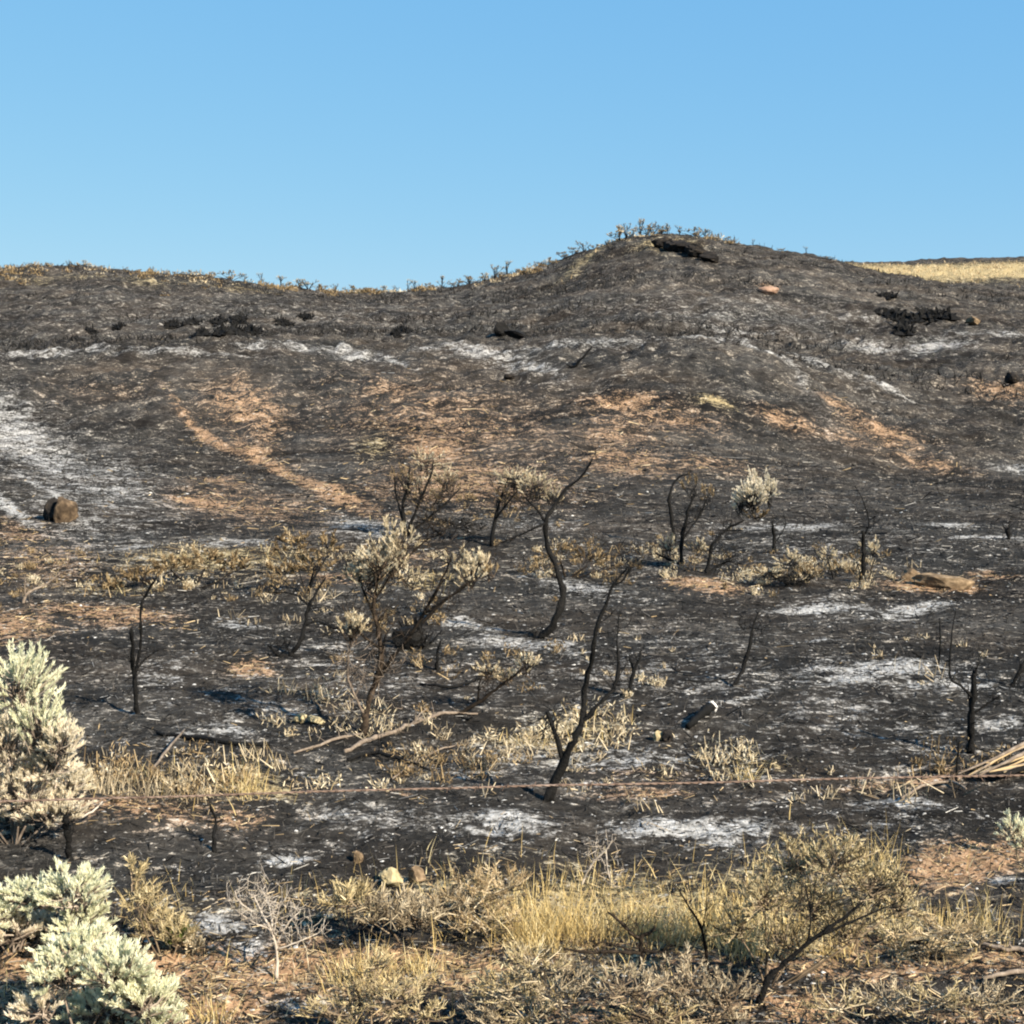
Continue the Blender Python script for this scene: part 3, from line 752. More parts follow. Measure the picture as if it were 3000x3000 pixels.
# ---- living sagebrush at the left edge
bush('sagebrush', 'tall pale green living sagebrush at the left edge behind the wire', 'shrub', (40, 2470),
     [(60, 2010, 120, 130, 95, 'sage'), (-90, 2020, 120, 160, 60, 'sage'), (110, 2130, 90, 130, 70, 'sage'), (20, 2180, 110, 120, 80, 'sagecream'), (150, 2250, 80, 100, 60, 'sagecream'), (60, 2320, 120, 90, 80, 'sagecream'),
      (200, 2310, 70, 70, 45, 'sagecream'), (-80, 2250, 110, 150, 50, 'sagecream'), (150, 2385, 110, 60, 70, 'sagecream'), (40, 2410, 120, 60, 70, 'sagecream'), (-40, 2360, 100, 80, 50, 'sagecream'), (180, 2180, 60, 80, 40, 'sagecream')],
     ('greybark', 'sage'), seed=11, leaf=(0.030, 0.0050), per=62, dspread=1.0)
bush('sagebrush', 'rounded silvery sagebrush at the lower left below the wire', 'shrub', (40, 2800),
     [(210, 2620, 110, 80, 90), (90, 2640, 120, 70, 80), (250, 2690, 70, 55, 45), (-40, 2680, 110, 90, 50), (130, 2720, 100, 45, 60, 'sagecream'), (230, 2740, 90, 45, 50, 'sage'), (40, 2740, 90, 60, 50, 'sagecream')],
     ('greybark', 'sage'), seed=12, leaf=(0.026, 0.0045), per=62, dspread=1.0)
bush('sagebrush', 'silvery sagebrush sprawling across the bottom left corner', 'shrub', (260, 3060),
     [(230, 2790, 110, 70, 80), (340, 2850, 110, 80, 90), (180, 2870, 100, 80, 60), (420, 2930, 90, 80, 70), (300, 2960, 120, 80, 80), (470, 2990, 60, 70, 45), (120, 2960, 90, 60, 30, 'sagecream')],
     ('greybark', 'sage'), seed=13, leaf=(0.026, 0.0045), per=62, dspread=1.0)

# ---- the big half-burnt shrub left of centre
bigroot, S, R, yb = snag('scorched_shrub', 'large half burnt sagebrush with tan tufts left of centre', 'shrub',
     [(1068, 2150, 34), (1075, 2080, 30), (1098, 2000, 28), (1118, 1920, 24), (1105, 1840, 22), (1095, 1770, 16), (1110, 1690, 10)],
     [[(1098, 2000, 20), (1140, 1940, 18), (1190, 1880, 16), (1240, 1800, 14), (1290, 1710, 12), (1320, 1640, 6)],
      [(1190, 1880, 14), (1270, 1790, 13), (1340, 1730, 11), (1400, 1690, 8), (1440, 1660, 5)],
      [(1240, 1800, 12), (1300, 1760, 11), (1370, 1710, 9), (1390, 1640, 5)],
      [(1075, 2090, 12), (1040, 2040, 11), (1018, 1980, 10), (1022, 1920, 7)],
      [(1085, 2050, 10), (1110, 1990, 9), (1125, 1960, 6)],
      [(1118, 1900, 14), (1060, 1860, 10), (1030, 1830, 6)],
      [(1095, 1770, 12), (1150, 1680, 10), (1240, 1590, 7), (1280, 1570, 4)],
      [(1100, 1800, 10), (1060, 1720, 7), (1040, 1660, 4)]],
     'brownbark', seed=21, twn=(8, 0.20), bmats={3: 'greybark', 4: 'greybark'})
rng = np.random.default_rng(22)
for cx, cy, rx, ry, n, mt in [(1110, 1640, 80, 70, 45, 'tanleaf'), (1180, 1590, 45, 55, 24, 'tanleaf'), (1045, 1680, 40, 30, 16, 'tanleaf'), (1030, 1840, 42, 48, 36, 'tanleaf'), (1400, 1655, 50, 45, 34, 'tanleaf'), (1330, 1640, 45, 40, 12, 'tanleaf'),
                              (1200, 1690, 60, 45, 10, 'tanleaf'), (1440, 1680, 30, 25, 10, 'brownleaf'), (1080, 1700, 60, 50, 22, 'tanleaf'), (1150, 1640, 55, 70, 24, 'tanleaf'), (1380, 1690, 45, 40, 16, 'tanleaf'), (1140, 1560, 30, 50, 12, 'tanleaf'), (1060, 1640, 35, 30, 12, 'sagecream')]:
    c = ray(cx, cy, yb + rng.normal(0, .12)); mt_, ml = MB(), MB()
    clump(mt_, ml, c, np.array([rx, rx, ry]) / F * yb, n, rng, 'spike', None, (0.032, 0.0055), 26, 0.0022)
    lc = part('leaf_clump', ml, M[mt], bigroot); ob('twig', mt_.mesh('twig', M['brownbark'], origin=np.array(bigroot.location)), lc)['kind'] = 'stuff'
# charred burl behind it
rock('charred_burl', 'black lumpy charred burl behind the large half burnt shrub', 'stump', 1190, 1905, 90, 90, 'char', 23, soft=0.1)
burnt_clump('charred_clump', 'black burnt twigs bristling from behind the charred burl', 1205, 1895, 70, 90, 26, None, 0.2)
# fallen grey limb
g = hit(1000, 2215)
def fallen(name, label, cat, pts, mat, seed, lift=0.02, twn=0, twl=0.1):
    rng = np.random.default_rng(seed)
    P = []; Rr = []
    for p in pts:
        h = hit(p[0], p[1]); hh = p[3] if len(p) > 3 else 0.0
        P.append(h + np.array([0, 0, lift + hh])); Rr.append(p[2] * 0.5 / F * h[1])
    c = np.array(P[0]); root = thing(name, label, cat, c)
    mb = MB(); S = smooth_line(P, 4); RR = np.interp(np.linspace(0, 1, len(S)), np.linspace(0, 1, len(Rr)), Rr)
    S[1:-1] += rng.normal(0, 1, (len(S) - 2, 3)) * RR[1:-1, None] * 0.35
    tube(mb, S, RR, 8, 0.5, True, 0.10, rng)
    part('limb', mb, M[mat], root, True)
    if twn:
        mb = MB(); twigs_from(mb, S, RR, twn, twl, rng, r=0.5); part('twig', mb, M[mat], root)
    return root, S
fallen('fallen_limb', 'long grey fallen limb at the foot of the large half burnt shrub', 'branch', [(1010, 2205, 12), (1060, 2182, 14), (1100, 2165, 15), (1150, 2150, 12), (1200, 2125, 13), (1250, 2112, 11), (1300, 2092, 10), (1400, 2095, 5)], 'greybark', 24, lift=0.01, twn=14, twl=0.14)
fallen('fallen_limb', 'thin brown limb lying left of the foot of the large half burnt shrub', 'branch', [(860, 2215, 6), (940, 2190, 8), (1010, 2165, 9), (1060, 2160, 6)], 'greybark', 27, twn=8, twl=0.12)
fallen('fallen_limb', 'dark crooked limb lying just below the long grey fallen limb', 'branch', [(1020, 2235, 12), (1090, 2215, 12), (1180, 2235, 10), (1260, 2265, 6)], 'char', 28, twn=10, twl=0.14)
fallen('fallen_limb', 'slender pale stick crossing the char right of the dark crooked limb', 'branch', [(1150, 2290, 5), (1230, 2235, 6), (1300, 2200, 5), (1370, 2190, 4)], 'greybark', 29, twn=5, twl=0.1)
fallen('fallen_limb', 'curved dark limb lying on char behind the leaning branch', 'branch', [(1230, 2010, 7), (1320, 2020, 9), (1390, 2000, 8), (1450, 1960, 5)], 'char', 30, twn=8, twl=0.14)
lr, S, R, yl = snag('leaning_branch', 'dark leaning branch with a tan leafy end right of the grey limb', 'branch', [(1340, 2095, 16), (1400, 2060, 18), (1450, 2020, 15), (1500, 1985, 11), (1540, 1950, 6)], [[(1400, 2060, 9), (1405, 2000, 6), (1420, 1970, 4)]], 'brownbark', seed=25, twn=(5, 0.1))
for cx, cy, rx, ry, n in [(1540, 1950, 45, 35, 26), (1430, 1965, 45, 28, 20), (1490, 1985, 35, 25, 12)]:
    mt_, ml = MB(), MB(); clump(mt_, ml, ray(cx, cy, yl), np.array([rx, rx, ry]) / F * yl, n, rng, 'spike', None, (0.026, 0.007), 20, 0.002)
    lc = part('leaf_clump', ml, M['tanleaf'], lr); ob('twig', mt_.mesh('twig', M['brownbark'], origin=np.array(lr.location)), lc)['kind'] = 'stuff'

# ---- bushes behind the big one
def twig_bush(name, label, base, limbs, clumps, seed, leafmat='brownleaf', bark='char', group=None, leaf=(0.034, 0.008), per=30):
    root, S, R, y0 = snag(name, label, 'shrub', limbs[0], limbs[1:], bark, group, seed, (7, 0.24))
    rng = np.random.default_rng(seed + 1)
    for cl in clumps:
        cx, cy, rx, ry, n = cl[:5]; mt_, ml = MB(), MB()
        clump(mt_, ml, ray(cx, cy, y0 + rng.normal(0, .1)), np.array([rx, rx, ry]) / F * y0, n, rng, 'spike', None, leaf, per, 0.003)
        lc = part('leaf_clump', ml, M[cl[5] if len(cl) > 5 else leafmat], root)
        ob('twig', mt_.mesh('twig', M[bark], origin=np.array(root.location)), lc)['kind'] = 'stuff'
    return root
twig_bush('scorched_shrub', 'twiggy brown scorched shrub above and behind the large half burnt one', (1190, 1570),
     [[(1190, 1570, 20), (1180, 1490, 16), (1195, 1420, 12), (1200, 1370, 6)], [(1190, 1560, 14), (1225, 1480, 12), (1260, 1400, 9), (1270, 1350, 5)], [(1200, 1560, 12), (1290, 1490, 10), (1350, 1430, 6)], [(1180, 1540, 10), (1160, 1450, 8), (1155, 1390, 5)]],
     [(1250, 1350, 70, 45, 30, 'tanleaf'), (1230, 1420, 60, 50, 22, 'tanleaf'), (1310, 1400, 60, 45, 20, 'tanleaf'), (1180, 1400, 45, 50, 18), (1320, 1420, 60, 45, 20), (1260, 1460, 80, 45, 22), (1360, 1470, 40, 35, 12)], 31)
twig_bush('scorched_shrub', 'tan tufted shrub just left of the curved black snag', (1440, 1600),
     [[(1440, 1600, 18), (1450, 1520, 14), (1470, 1450, 10), (1490, 1400, 6)], [(1450, 1530, 10), (1490, 1470, 8), (1530, 1420, 5)]],
     [(1510, 1400, 70, 40, 50, 'tanleaf'), (1570, 1420, 60, 48, 50, 'tanleaf'), (1615, 1450, 40, 40, 30, 'tanleaf'), (1480, 1450, 35, 35, 12), (1540, 1460, 50, 30, 12)], 33)
bush('scorched_shrub', 'low black brushy bush between the two tufted shrubs', 'shrub', (1310, 1570), [(1260, 1530, 60, 30, 20), (1340, 1540, 60, 25, 22), (1390, 1555, 40, 20, 12)], ('char', 'litter'), seed=35, leaf=(0.05, 0.012), per=22)
bush('dry_shrub', 'low olive brown shrub beside the curved black snag', 'shrub', (1660, 1690), [(1640, 1620, 70, 50, 18), (1720, 1630, 60, 50, 16), (1590, 1650, 50, 40, 12), (1780, 1650, 50, 40, 12)], ('brownbark', 'brownleaf'), seed=36, leaf=(0.035, 0.007), per=16, style='twiggy')
bush('dry_shrub', 'dark olive tangle of brush left of the large half burnt shrub', 'shrub', (900, 1740), [(860, 1600, 80, 45, 20), (920, 1660, 80, 50, 22), (820, 1680, 60, 45, 14), (960, 1600, 50, 45, 14)], ('char', 'brownleaf'), seed=37, leaf=(0.05, 0.008), per=18, style='twiggy')
bush('dry_shrub', 'tan and brown low brush on the left slope behind the forked stem', 'shrub', (560, 1720), [(500, 1660, 70, 40, 20), (600, 1640, 80, 40, 22), (420, 1690, 70, 35, 18), (680, 1660, 60, 40, 14), (340, 1720, 60, 30, 14)], ('brownbark', 'brownleaf'), seed=38, leaf=(0.05, 0.009), per=18, style='twiggy', dspread=2)

# ---- low uncountable scrub between the shrubs
def low_scrub():
    rng = np.random.default_rng(520)
    spots = {'tanleaf': [(2330, 1690, 260, 40, 40), (1960, 1640, 120, 50, 18), (2560, 1660, 120, 50, 14), (520, 1690, 260, 60, 22), (1200, 1700, 200, 60, 18), (1540, 2170, 160, 50, 16), (1720, 2120, 100, 80, 10), (950, 2120, 200, 60, 10), (2150, 2240, 140, 40, 16), (700, 2300, 400, 50, 14), (1000, 1620, 200, 50, 14), (150, 1680, 160, 60, 14), (1900, 2000, 60, 30, 6), (1640, 1650, 160, 60, 16)],
             'brownleaf': [(900, 1680, 240, 90, 34), (1350, 1520, 220, 60, 30), (500, 1680, 300, 60, 20), (1700, 1660, 200, 60, 30), (2330, 1680, 220, 40, 30), (1150, 1800, 250, 120, 30), (1250, 2250, 300, 50, 20), (400, 2290, 300, 50, 26), (150, 1700, 200, 80, 24), (2100, 1640, 200, 50, 20), (1500, 1980, 200, 80, 16), (2750, 2250, 200, 30, 14)],
             'greytwig': [(900, 1760, 300, 100, 40), (1300, 2200, 300, 80, 34), (1600, 2250, 250, 60, 24), (600, 2250, 400, 60, 30), (1000, 2050, 300, 80, 24), (2700, 1900, 200, 100, 16), (2300, 1640, 300, 60, 20), (1750, 1950, 200, 100, 20), (2500, 2330, 400, 50, 24)]}
    for mat, lst in spots.items():
        mb = MB()
        for cx, cy, rx, ry, n in lst:
            for _ in range(int(n * 0.62)):
                g = hit(cx + rng.normal(0, .6) * rx, cy + rng.normal(0, .6) * ry)
                h = rng.lognormal(math.log(.075), .5); k = int(rng.integers(8, 18)); sp = h * rng.uniform(.6, 1.8)
                D = rng.normal(0, .6, (k, 3)) + [0, 0, .9]; P = g + rng.normal(0, 1, (k, 3)) * [sp * .4, sp * .4, 0]
                bars(mb, P + nrm(D) * h * .35, D, h * rng.uniform(.4, 1.1, k), .0028 * rng.uniform(.6, 1.5, k) * (1 + g[1] / 30), rng)
                if mat != 'greytwig':
                    q = k * 3; D = rng.normal(0, .6, (q, 3)) + [0, 0, .7]
                    leaves(mb, g + rng.normal(0, 1, (q, 3)) * [sp * .5, sp * .5, 0] + [0, 0, 1] * (rng.random((q, 1)) * h * .9), D, .03 * rng.uniform(.6, 1.5, q) * (1 + g[1] / 40), .008 * (1 + g[1] / 40), rng)
        nm = {'tanleaf': 'tan_scrub', 'brownleaf': 'brown_scrub', 'greytwig': 'grey_scrub'}[mat]
        tag(ob(nm, mb.mesh(nm, M[mat])), {'tanleaf': 'low tan tufts of scrub between the burnt shrubs', 'brownleaf': 'low brown singed scrub between the burnt shrubs', 'greytwig': 'low grey leafless scrub between the burnt shrubs'}[mat], kind='stuff')
    # charred brush in ragged contour bands on the upper slopes
    mb = MB(); n = 9000
    x, y, rg = scatter(n, 62, 120, 530, 0.4, -0.5)
    b = fbm(x * .25, y * 1.2, 5.0, 3, 91); keep = b > rg.choice([.04, .16, .2], n)
    x, y = x[keep], y[keep]; k = len(x)
    for _ in range(3):
        P = np.stack([x + rg.normal(0, .12, k), y + rg.normal(0, .12, k), np.zeros(k)], 1); P[:, 2] = H(P[:, 0], P[:, 1])
        D = rg.normal(0, .6, (k, 3)) + [0, 0, .8]; L = rg.uniform(.12, .45, k)
        bars(mb, P + nrm(D) * L[:, None] * .35, D, L, .03 * rg.uniform(.5, 1.4, k), rg, rg.uniform(0, .75, k))
    tag(ob('charred_brush', mb.mesh('charred_brush', M['litter'])), 'ragged bands of charred low brush on the upper slopes', kind='stuff')
low_scrub()

# ---- black snags
snag('burnt_snag', 'tall curved black snag with forked top right of centre', 'snag', [(1590, 1872, 40), (1625, 1815, 32), (1650, 1745, 30), (1632, 1670, 24), (1605, 1600, 22), (1598, 1530, 20), (1625, 1480, 16), (1660, 1430, 14), (1705, 1395, 11), (1735, 1345, 7)],
     [[(1598, 1535, 14), (1570, 1490, 10), (1535, 1455, 6)], [(1598, 1530, 14), (1550, 1555, 10), (1470, 1590, 6)], [(1590, 1872, 26), (1560, 1872, 14)]], 'char', seed=41, twn=(3, 0.15))
snag('burnt_snag', 'tall forked black snag rising behind the fence wire', 'snag', [(1605, 2345, 44), (1650, 2235, 40), (1680, 2170, 34), (1705, 2110, 30), (1712, 2020, 24), (1735, 1930, 20), (1745, 1850, 18), (1775, 1770, 15), (1800, 1710, 11), (1840, 1660, 5)],
     [[(1650, 2230, 26), (1625, 2150, 22), (1603, 2085, 18)], [(1700, 2120, 24), (1745, 2070, 20), (1795, 2020, 18), (1812, 1965, 18), (1808, 1880, 8), (1815, 1790, 5)], [(1800, 1715, 10), (1825, 1700, 8), (1860, 1640, 4)]], 'char', seed=42, twn=(4, 0.13))
snag('burnt_stub', 'small crossed pair of black stubs beside the tall forked snag', 'snag', [(1840, 2038, 20), (1855, 1975, 18), (1878, 1915, 12)], [[(1870, 2010, 14), (1855, 1970, 14), (1843, 1920, 10)]], 'char', seed=43, twn=(1, 0.05))
snag('burnt_snag', 'slim leaning black stem standing alone in open char right of centre', 'snag', [(2150, 2010, 16), (2180, 1950, 18), (2193, 1900, 18), (2205, 1840, 9), (2222, 1790, 5)], [[(2204, 1845, 6), (2240, 1846, 4)], [(2204, 1845, 5), (2175, 1843, 4)]], 'char', seed=44, twn=(2, 0.08))
snag('burnt_snag', 'stout black post-like snag with curling twigs near the right edge', 'snag', [(2842, 2205, 36), (2846, 2120, 32), (2850, 2040, 28), (2857, 1962, 22)],
     [[(2846, 2045, 16), (2815, 2010, 12), (2785, 1985, 11), (2783, 1930, 8), (2790, 1850, 6), (2800, 1790, 4)], [(2862, 2100, 12), (2895, 2060, 11), (2930, 2040, 12)], [(2783, 1935, 12), (2750, 1945, 14), (2700, 1925, 11), (2670, 1910, 6)], [(2750, 1945, 9), (2755, 1880, 8), (2752, 1810, 4)], [(2790, 1930, 8), (2840, 1945, 8), (2860, 1960, 8)]],
     'char', seed=45, twn=(2, 0.12))
snag('burnt_snag', 'black stem leaning out of frame at the right edge', 'snag', [(2962, 2010, 16), (2985, 1970, 20), (3010, 1925, 18), (3030, 1850, 8)], [], 'char', seed=46, twn=(2, 0.1))
snag('burnt_snag', 'twin stemmed black snag standing on the left flat', 'snag', [(404, 2090, 22), (396, 2030, 20), (392, 1970, 20), (388, 1900, 17), (384, 1842, 15)],
     [[(400, 1985, 14), (410, 1900, 13), (412, 1830, 12), (415, 1770, 12), (432, 1735, 16), (460, 1690, 6)], [(402, 1975, 10), (425, 1930, 10), (465, 1903, 6)]], 'char', seed=47, twn=(2, 0.1))
snag('burnt_snag', 'low sprawling black snag bent over left of the large shrub', 'snag', [(850, 1922, 20), (880, 1880, 22), (893, 1830, 18), (905, 1775, 15), (930, 1730, 12), (955, 1690, 6)],
     [[(850, 1922, 18), (815, 1918, 14), (782, 1888, 8)], [(893, 1825, 12), (930, 1820, 12), (985, 1842, 12), (1010, 1830, 6)], [(905, 1770, 10), (860, 1740, 8), (780, 1735, 4)], [(838, 1915, 6), (832, 1870, 4)]], 'char', seed=48, twn=(4, 0.15))
snag('burnt_twig', 'small bent grey twig at the far left below the boulder', 'branch', [(68, 1765, 14), (85, 1735, 12), (130, 1715, 8), (175, 1680, 5)], [[(75, 1750, 7), (72, 1690, 5)]], 'greybark', seed=49, twn=(3, 0.1))
snag('burnt_snag', 'black stem with crooked top left of the bright tan tuft', 'snag', [(1978, 1592, 12), (1968, 1520, 17), (1963, 1450, 14), (1985, 1400, 10), (2020, 1388, 5)], [], 'char', seed=50, twn=(3, 0.12))
twig_bush('scorched_shrub', 'dark upright shrub with sparse tan leaves beside crooked stem', (1995, 1655),
     [[(1995, 1655, 18), (2000, 1580, 18), (2015, 1500, 12), (2040, 1440, 6)], [(2000, 1570, 10), (2050, 1510, 8), (2075, 1450, 5)], [(1995, 1650, 12), (1960, 1640, 10), (1920, 1620, 6)]], [(2030, 1420, 45, 40, 14), (2075, 1450, 30, 40, 10), (1955, 1595, 35, 32, 20, 'tanleaf'), (2045, 1600, 30, 25, 12, 'tanleaf')], 51)
twig_bush('scorched_shrub', 'slanting shrub topped by one bright cream leafy tuft', (2070, 1680),
     [[(2070, 1680, 14), (2078, 1640, 14), (2090, 1590, 13), (2130, 1550, 11), (2180, 1525, 9)], [(2070, 1680, 12), (2110, 1655, 11), (2145, 1640, 7)]], [(2200, 1450, 58, 58, 85, 'sagecream'), (2255, 1435, 26, 56, 36, 'sagecream'), (2170, 1470, 34, 44, 30, 'sagecream'), (2212, 1425, 24, 56, 28, 'sagecream'), (2215, 1510, 45, 22, 14)], 53, leaf=(0.038, 0.010), per=32)
snag('burnt_stub', 'thin black stub standing right of the cream leafy tuft', 'snag', [(2270, 1620, 18), (2266, 1570, 17), (2262, 1530, 8)], [[(2268, 1600, 5), (2300, 1540, 5), (2295, 1500, 3)]], 'char', seed=55, twn=(1, 0.1))
bush('scorched_shrub', 'wide low tan bush with black underside right of the cream tuft', 'shrub', (2330, 1712), [(2250, 1680, 45, 25, 22), (2320, 1650, 55, 45, 34), (2370, 1680, 40, 30, 24, 'brownleaf'), (2280, 1690, 70, 20, 26, 'litter'), (2340, 1700, 60, 14, 20, 'litter')], ('char', 'tanleaf'), seed=56, leaf=(0.035, 0.010), per=20)  # the black lower clumps paint the shadow under this bush
bush('scorched_shrub', 'small pale tan bush right of the wide low bush', 'shrub', (2440, 1700), [(2425, 1630, 28, 32, 22), (2450, 1665, 30, 30, 14, 'brownleaf')], ('char', 'tanleaf'), seed=57, leaf=(0.035, 0.010), per=20)
snag('burnt_snag', 'black stub with a long thin twig beside a tan leaf tuft', 'snag', [(2527, 1705, 26), (2530, 1640, 20), (2530, 1600, 17), (2527, 1555, 12)], [[(2530, 1580, 7), (2545, 1530, 6), (2530, 1470, 5), (2505, 1425, 3)]], 'char', seed=58, twn=(2, 0.15))
bush('scorched_shrub', 'little tan leaf tuft on the black stub with the long twig', 'shrub', (2545, 1700), [(2562, 1615, 24, 32, 22), (2510, 1640, 24, 25, 10, 'brownleaf')], ('char', 'tanleaf'), seed=59, leaf=(0.035, 0.011), per=20)
snag('burnt_snag', 'tiny black sprout far right on the charred flat', 'snag', [(2955, 1580, 12), (2952, 1555, 22), (2955, 1545, 10)], [[(2970, 1700, 9), (2975, 1690, 7)]], 'char', seed=60, twn=(3, 0.15))
snag('burnt_snag', 'thin dark stem standing at the left end of the splintered log', 'snag', [(2800, 2290, 12), (2806, 2220, 9), (2808, 2170, 5)], [[(2800, 2290, 10), (2830, 2320, 8)]], 'char', seed=61, twn=(2, 0.08))
snag('burnt_stub', 'charred knobby stub under the wire at lower left', 'snag', [(205, 2520, 28), (200, 2460, 26), (195, 2420, 36), (192, 2390, 26)], [[(195, 2415, 10), (225, 2405, 5)]], 'char', seed=62, twn=(2, 0.06))
snag('burnt_stub', 'thin black stub with a forked tip just under the wire', 'snag', [(628, 2495, 20), (625, 2450, 16), (632, 2410, 14), (615, 2355, 9)], [[(632, 2412, 10), (655, 2400, 5)], [(630, 2410, 8), (605, 2405, 5)]], 'char', seed=63, twn=(1, 0.05))
snag('burnt_stub', 'small black stub in the middle left of the dark flat', 'snag', [(1280, 1965, 18), (1283, 1910, 13), (1292, 1875, 7)], [], 'char', seed=64, twn=(2, 0.08))
snag('burnt_twig', 'leaning dark stick on the upper slope below the black stump', 'branch', [(1680, 1078, 16), (1710, 1045, 11), (1735, 1015, 7)], [[(1680, 1078, 14), (1715, 1075, 10), (1740, 1068, 6)], [(1680, 1078, 12), (1660, 1068, 8)]], 'char', seed=65, twn=(2, 0.3))

# ---- stones, logs, ledge
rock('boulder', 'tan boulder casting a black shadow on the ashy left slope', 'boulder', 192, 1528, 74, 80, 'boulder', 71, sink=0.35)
rock('soot_shade_rock', 'black slab leaning against the tan boulder', 'rock', 158, 1524, 66, 74, 'sootshade', 72, sink=0.3)  # added slab; its black paints the shade on the boulder's left face
rock('stump', 'black toppled stump on the upper slope near the centre', 'stump', 1470, 985, 45, 40, 'char', 73)
rock('charred_log', 'low black log beside the toppled stump', 'log', 1520, 993, 75, 22, 'char', 74, tilt=-0.3)
rock('soot_shade_rock', 'small dark stone below the toppled stump', 'rock', 1490, 1112, 30, 20, 'sootshade', 75)
rock('soot_shade_rock', 'round black stone near the right edge of the slope', 'rock', 2968, 1122, 40, 34, 'sootshade', 76)
rock('soil_mound', 'small pinkish earth mound on the flank of the pointed hill', 'mound', 2250, 855, 56, 26, 'pinkrock', 77, sink=0.75, soft=0.5)
rock('soil_bank', 'flat topped tan bank of earth on the right flat', 'bank', 2750, 1716, 170, 48, 'rock', 78, d=90, sink=0.5, soft=0.35)
rock('sandstone', 'brown weathered stone at the left end of the tan bank', 'rock', 2665, 1700, 70, 38, 'rock', 79)
rock('pale_stone', 'tan pebble pair left stone near the grey limb', 'stone', 880, 2118, 36, 30, 'paler', 80)
rock('pale_stone', 'longer cream stone lying right of the tan pebble', 'stone', 925, 2120, 52, 26, 'paler', 81)
rock('soot_shade_rock', 'round black stone right of the tall forked snag', 'rock', 1790, 2160, 40, 34, 'sootshade', 82)
rock('pale_stone', 'small tan stone with sooty side near the black log', 'stone', 1930, 2168, 36, 28, 'paler', 83)
rock('soot_shade_rock', 'black stone touching the small tan stone', 'rock', 1958, 2172, 32, 34, 'sootshade', 84)
rock('pale_stone', 'cream slanting stone slab among foreground scrub', 'stone', 1140, 2590, 80, 44, 'paler', 85, tilt=-0.5)
rock('pale_stone', 'rounded tan stone right of the slanting slab', 'stone', 1222, 2582, 52, 54, 'rock', 86)
rock('pale_stone', 'small brown stone left of the slanting slab', 'stone', 1052, 2528, 34, 38, 'rock', 87)
rock('sandstone', 'small tan block lying on the right upper slope', 'rock', 2850, 952, 40, 30, 'rock', 88)
r = thing('charred_log', 'short black log with a white ash end on the right flat', 'log', hit(2020, 2140))
mb = MB(); a = hit(2015, 2138) + np.array([0, 0, .02]); b = hit(2085, 2105) + np.array([0, 0, .09]); S = smooth_line(np.array([a, (a + b) / 2 + np.array([0, 0, .01]), b]), 4)
w = 32 / F * a[1] * 0.5
tube(mb, S, np.linspace(w * 0.55, w, len(S)) * np.random.default_rng(4).uniform(.82, 1.15, len(S)), 9, 0.2, True, 0.16, np.random.default_rng(5)); part('log', mb, M['char'], r, True)
mb = MB(); d = nrm(S[-1] - S[-2]); tube(mb, np.array([S[-1] - d * 0.012, S[-1] + d * 0.010, S[-1] + d * 0.022]), [w * 1.03, w * 0.95, w * 0.45], 9, 0.8, True, 0.2, np.random.default_rng(6)); part('ash_end', mb, M['ash'], r, True)
# broken log at the right edge
r = thing('split_log', 'broken log bristling with tan splinters at the right edge above the wire', 'log', hit(2900, 2275))
yb_ = hit(2900, 2280)[1]
for k in range(14):
    rng = np.random.default_rng(90 + k); u = k / 13
    x0 = 2815 + 110 * u + rng.normal(0, 14); y0_ = 2276 - 8 * u + rng.normal(0, 4); x1 = 3050 + rng.normal(0, 20); y1_ = 2165 + 90 * u + rng.normal(0, 10)
    a = ray(x0, y0_, yb_ - .10 * u + rng.normal(0, .02)); b = ray(x1, y1_, yb_ + .22 - .16 * u)
    S = smooth_line(np.array([a, (a + b) / 2 + rng.normal(0, .012, 3), b]), 4); w = rng.uniform(5, 15) / F * yb_ * .5 * (2.2 if k in (9, 12) else 1)
    mb = MB(); tube(mb, S, np.linspace(w * .4, w, len(S)) * rng.uniform(.8, 1.2, len(S)), 6, rng.uniform(.3, .7), True, .2, rng)
    part('splinter', mb, M['char' if k in (5, 9, 12) else ('tanbit' if k % 2 else 'greybark')], r, True)

# upper-slope burnt clumps, stand-ins for dark holes, and outcrops
ORD = ['leftmost', 'second', 'third', 'fourth', 'fifth', 'sixth', 'seventh', 'eighth', 'ninth', 'tenth', 'eleventh', 'twelfth', 'thirteenth', 'fourteenth', 'fifteenth', 'sixteenth']
def nth(k): return ORD[k] if k == 0 else ORD[k] + ' from left'
rng = np.random.default_rng(300)
for k, (px, py, w, h) in enumerate(sorted([(345, 962, 40, 16), (500, 955, 36, 18), (560, 950, 40, 18), (640, 945, 60, 16), (700, 948, 50, 16), (590, 985, 36, 28), (650, 980, 40, 26), (700, 978, 50, 28), (745, 980, 40, 24), (270, 975, 30, 14), (830, 950, 50, 14), (900, 930, 50, 12), (1180, 970, 40, 16), (1160, 985, 30, 14)])):
    burnt_clump('charred_clump', nth(k) + (' low' if h < 20 else ' taller') + ' black burnt clump on the left upper slope', px, py, w, h * 1.25, 310 + k, 'black burnt clumps on the left upper slope')
for k, (px, py, w, h) in enumerate([(2640, 935, 120, 18), (2740, 930, 90, 26), (2650, 975, 55, 24), (2600, 875, 40, 18)]):
    burnt_clump('charred_clump', ['long flat black outcrop on the right upper slope', 'taller black outcrop joining the long flat one on the right slope', 'square black block below the long flat outcrop', 'small dark clump above the long flat outcrop'][k], px, py, w, h * 1.4, 330 + k)  # first three are black clumps standing in for dark holes in the slope
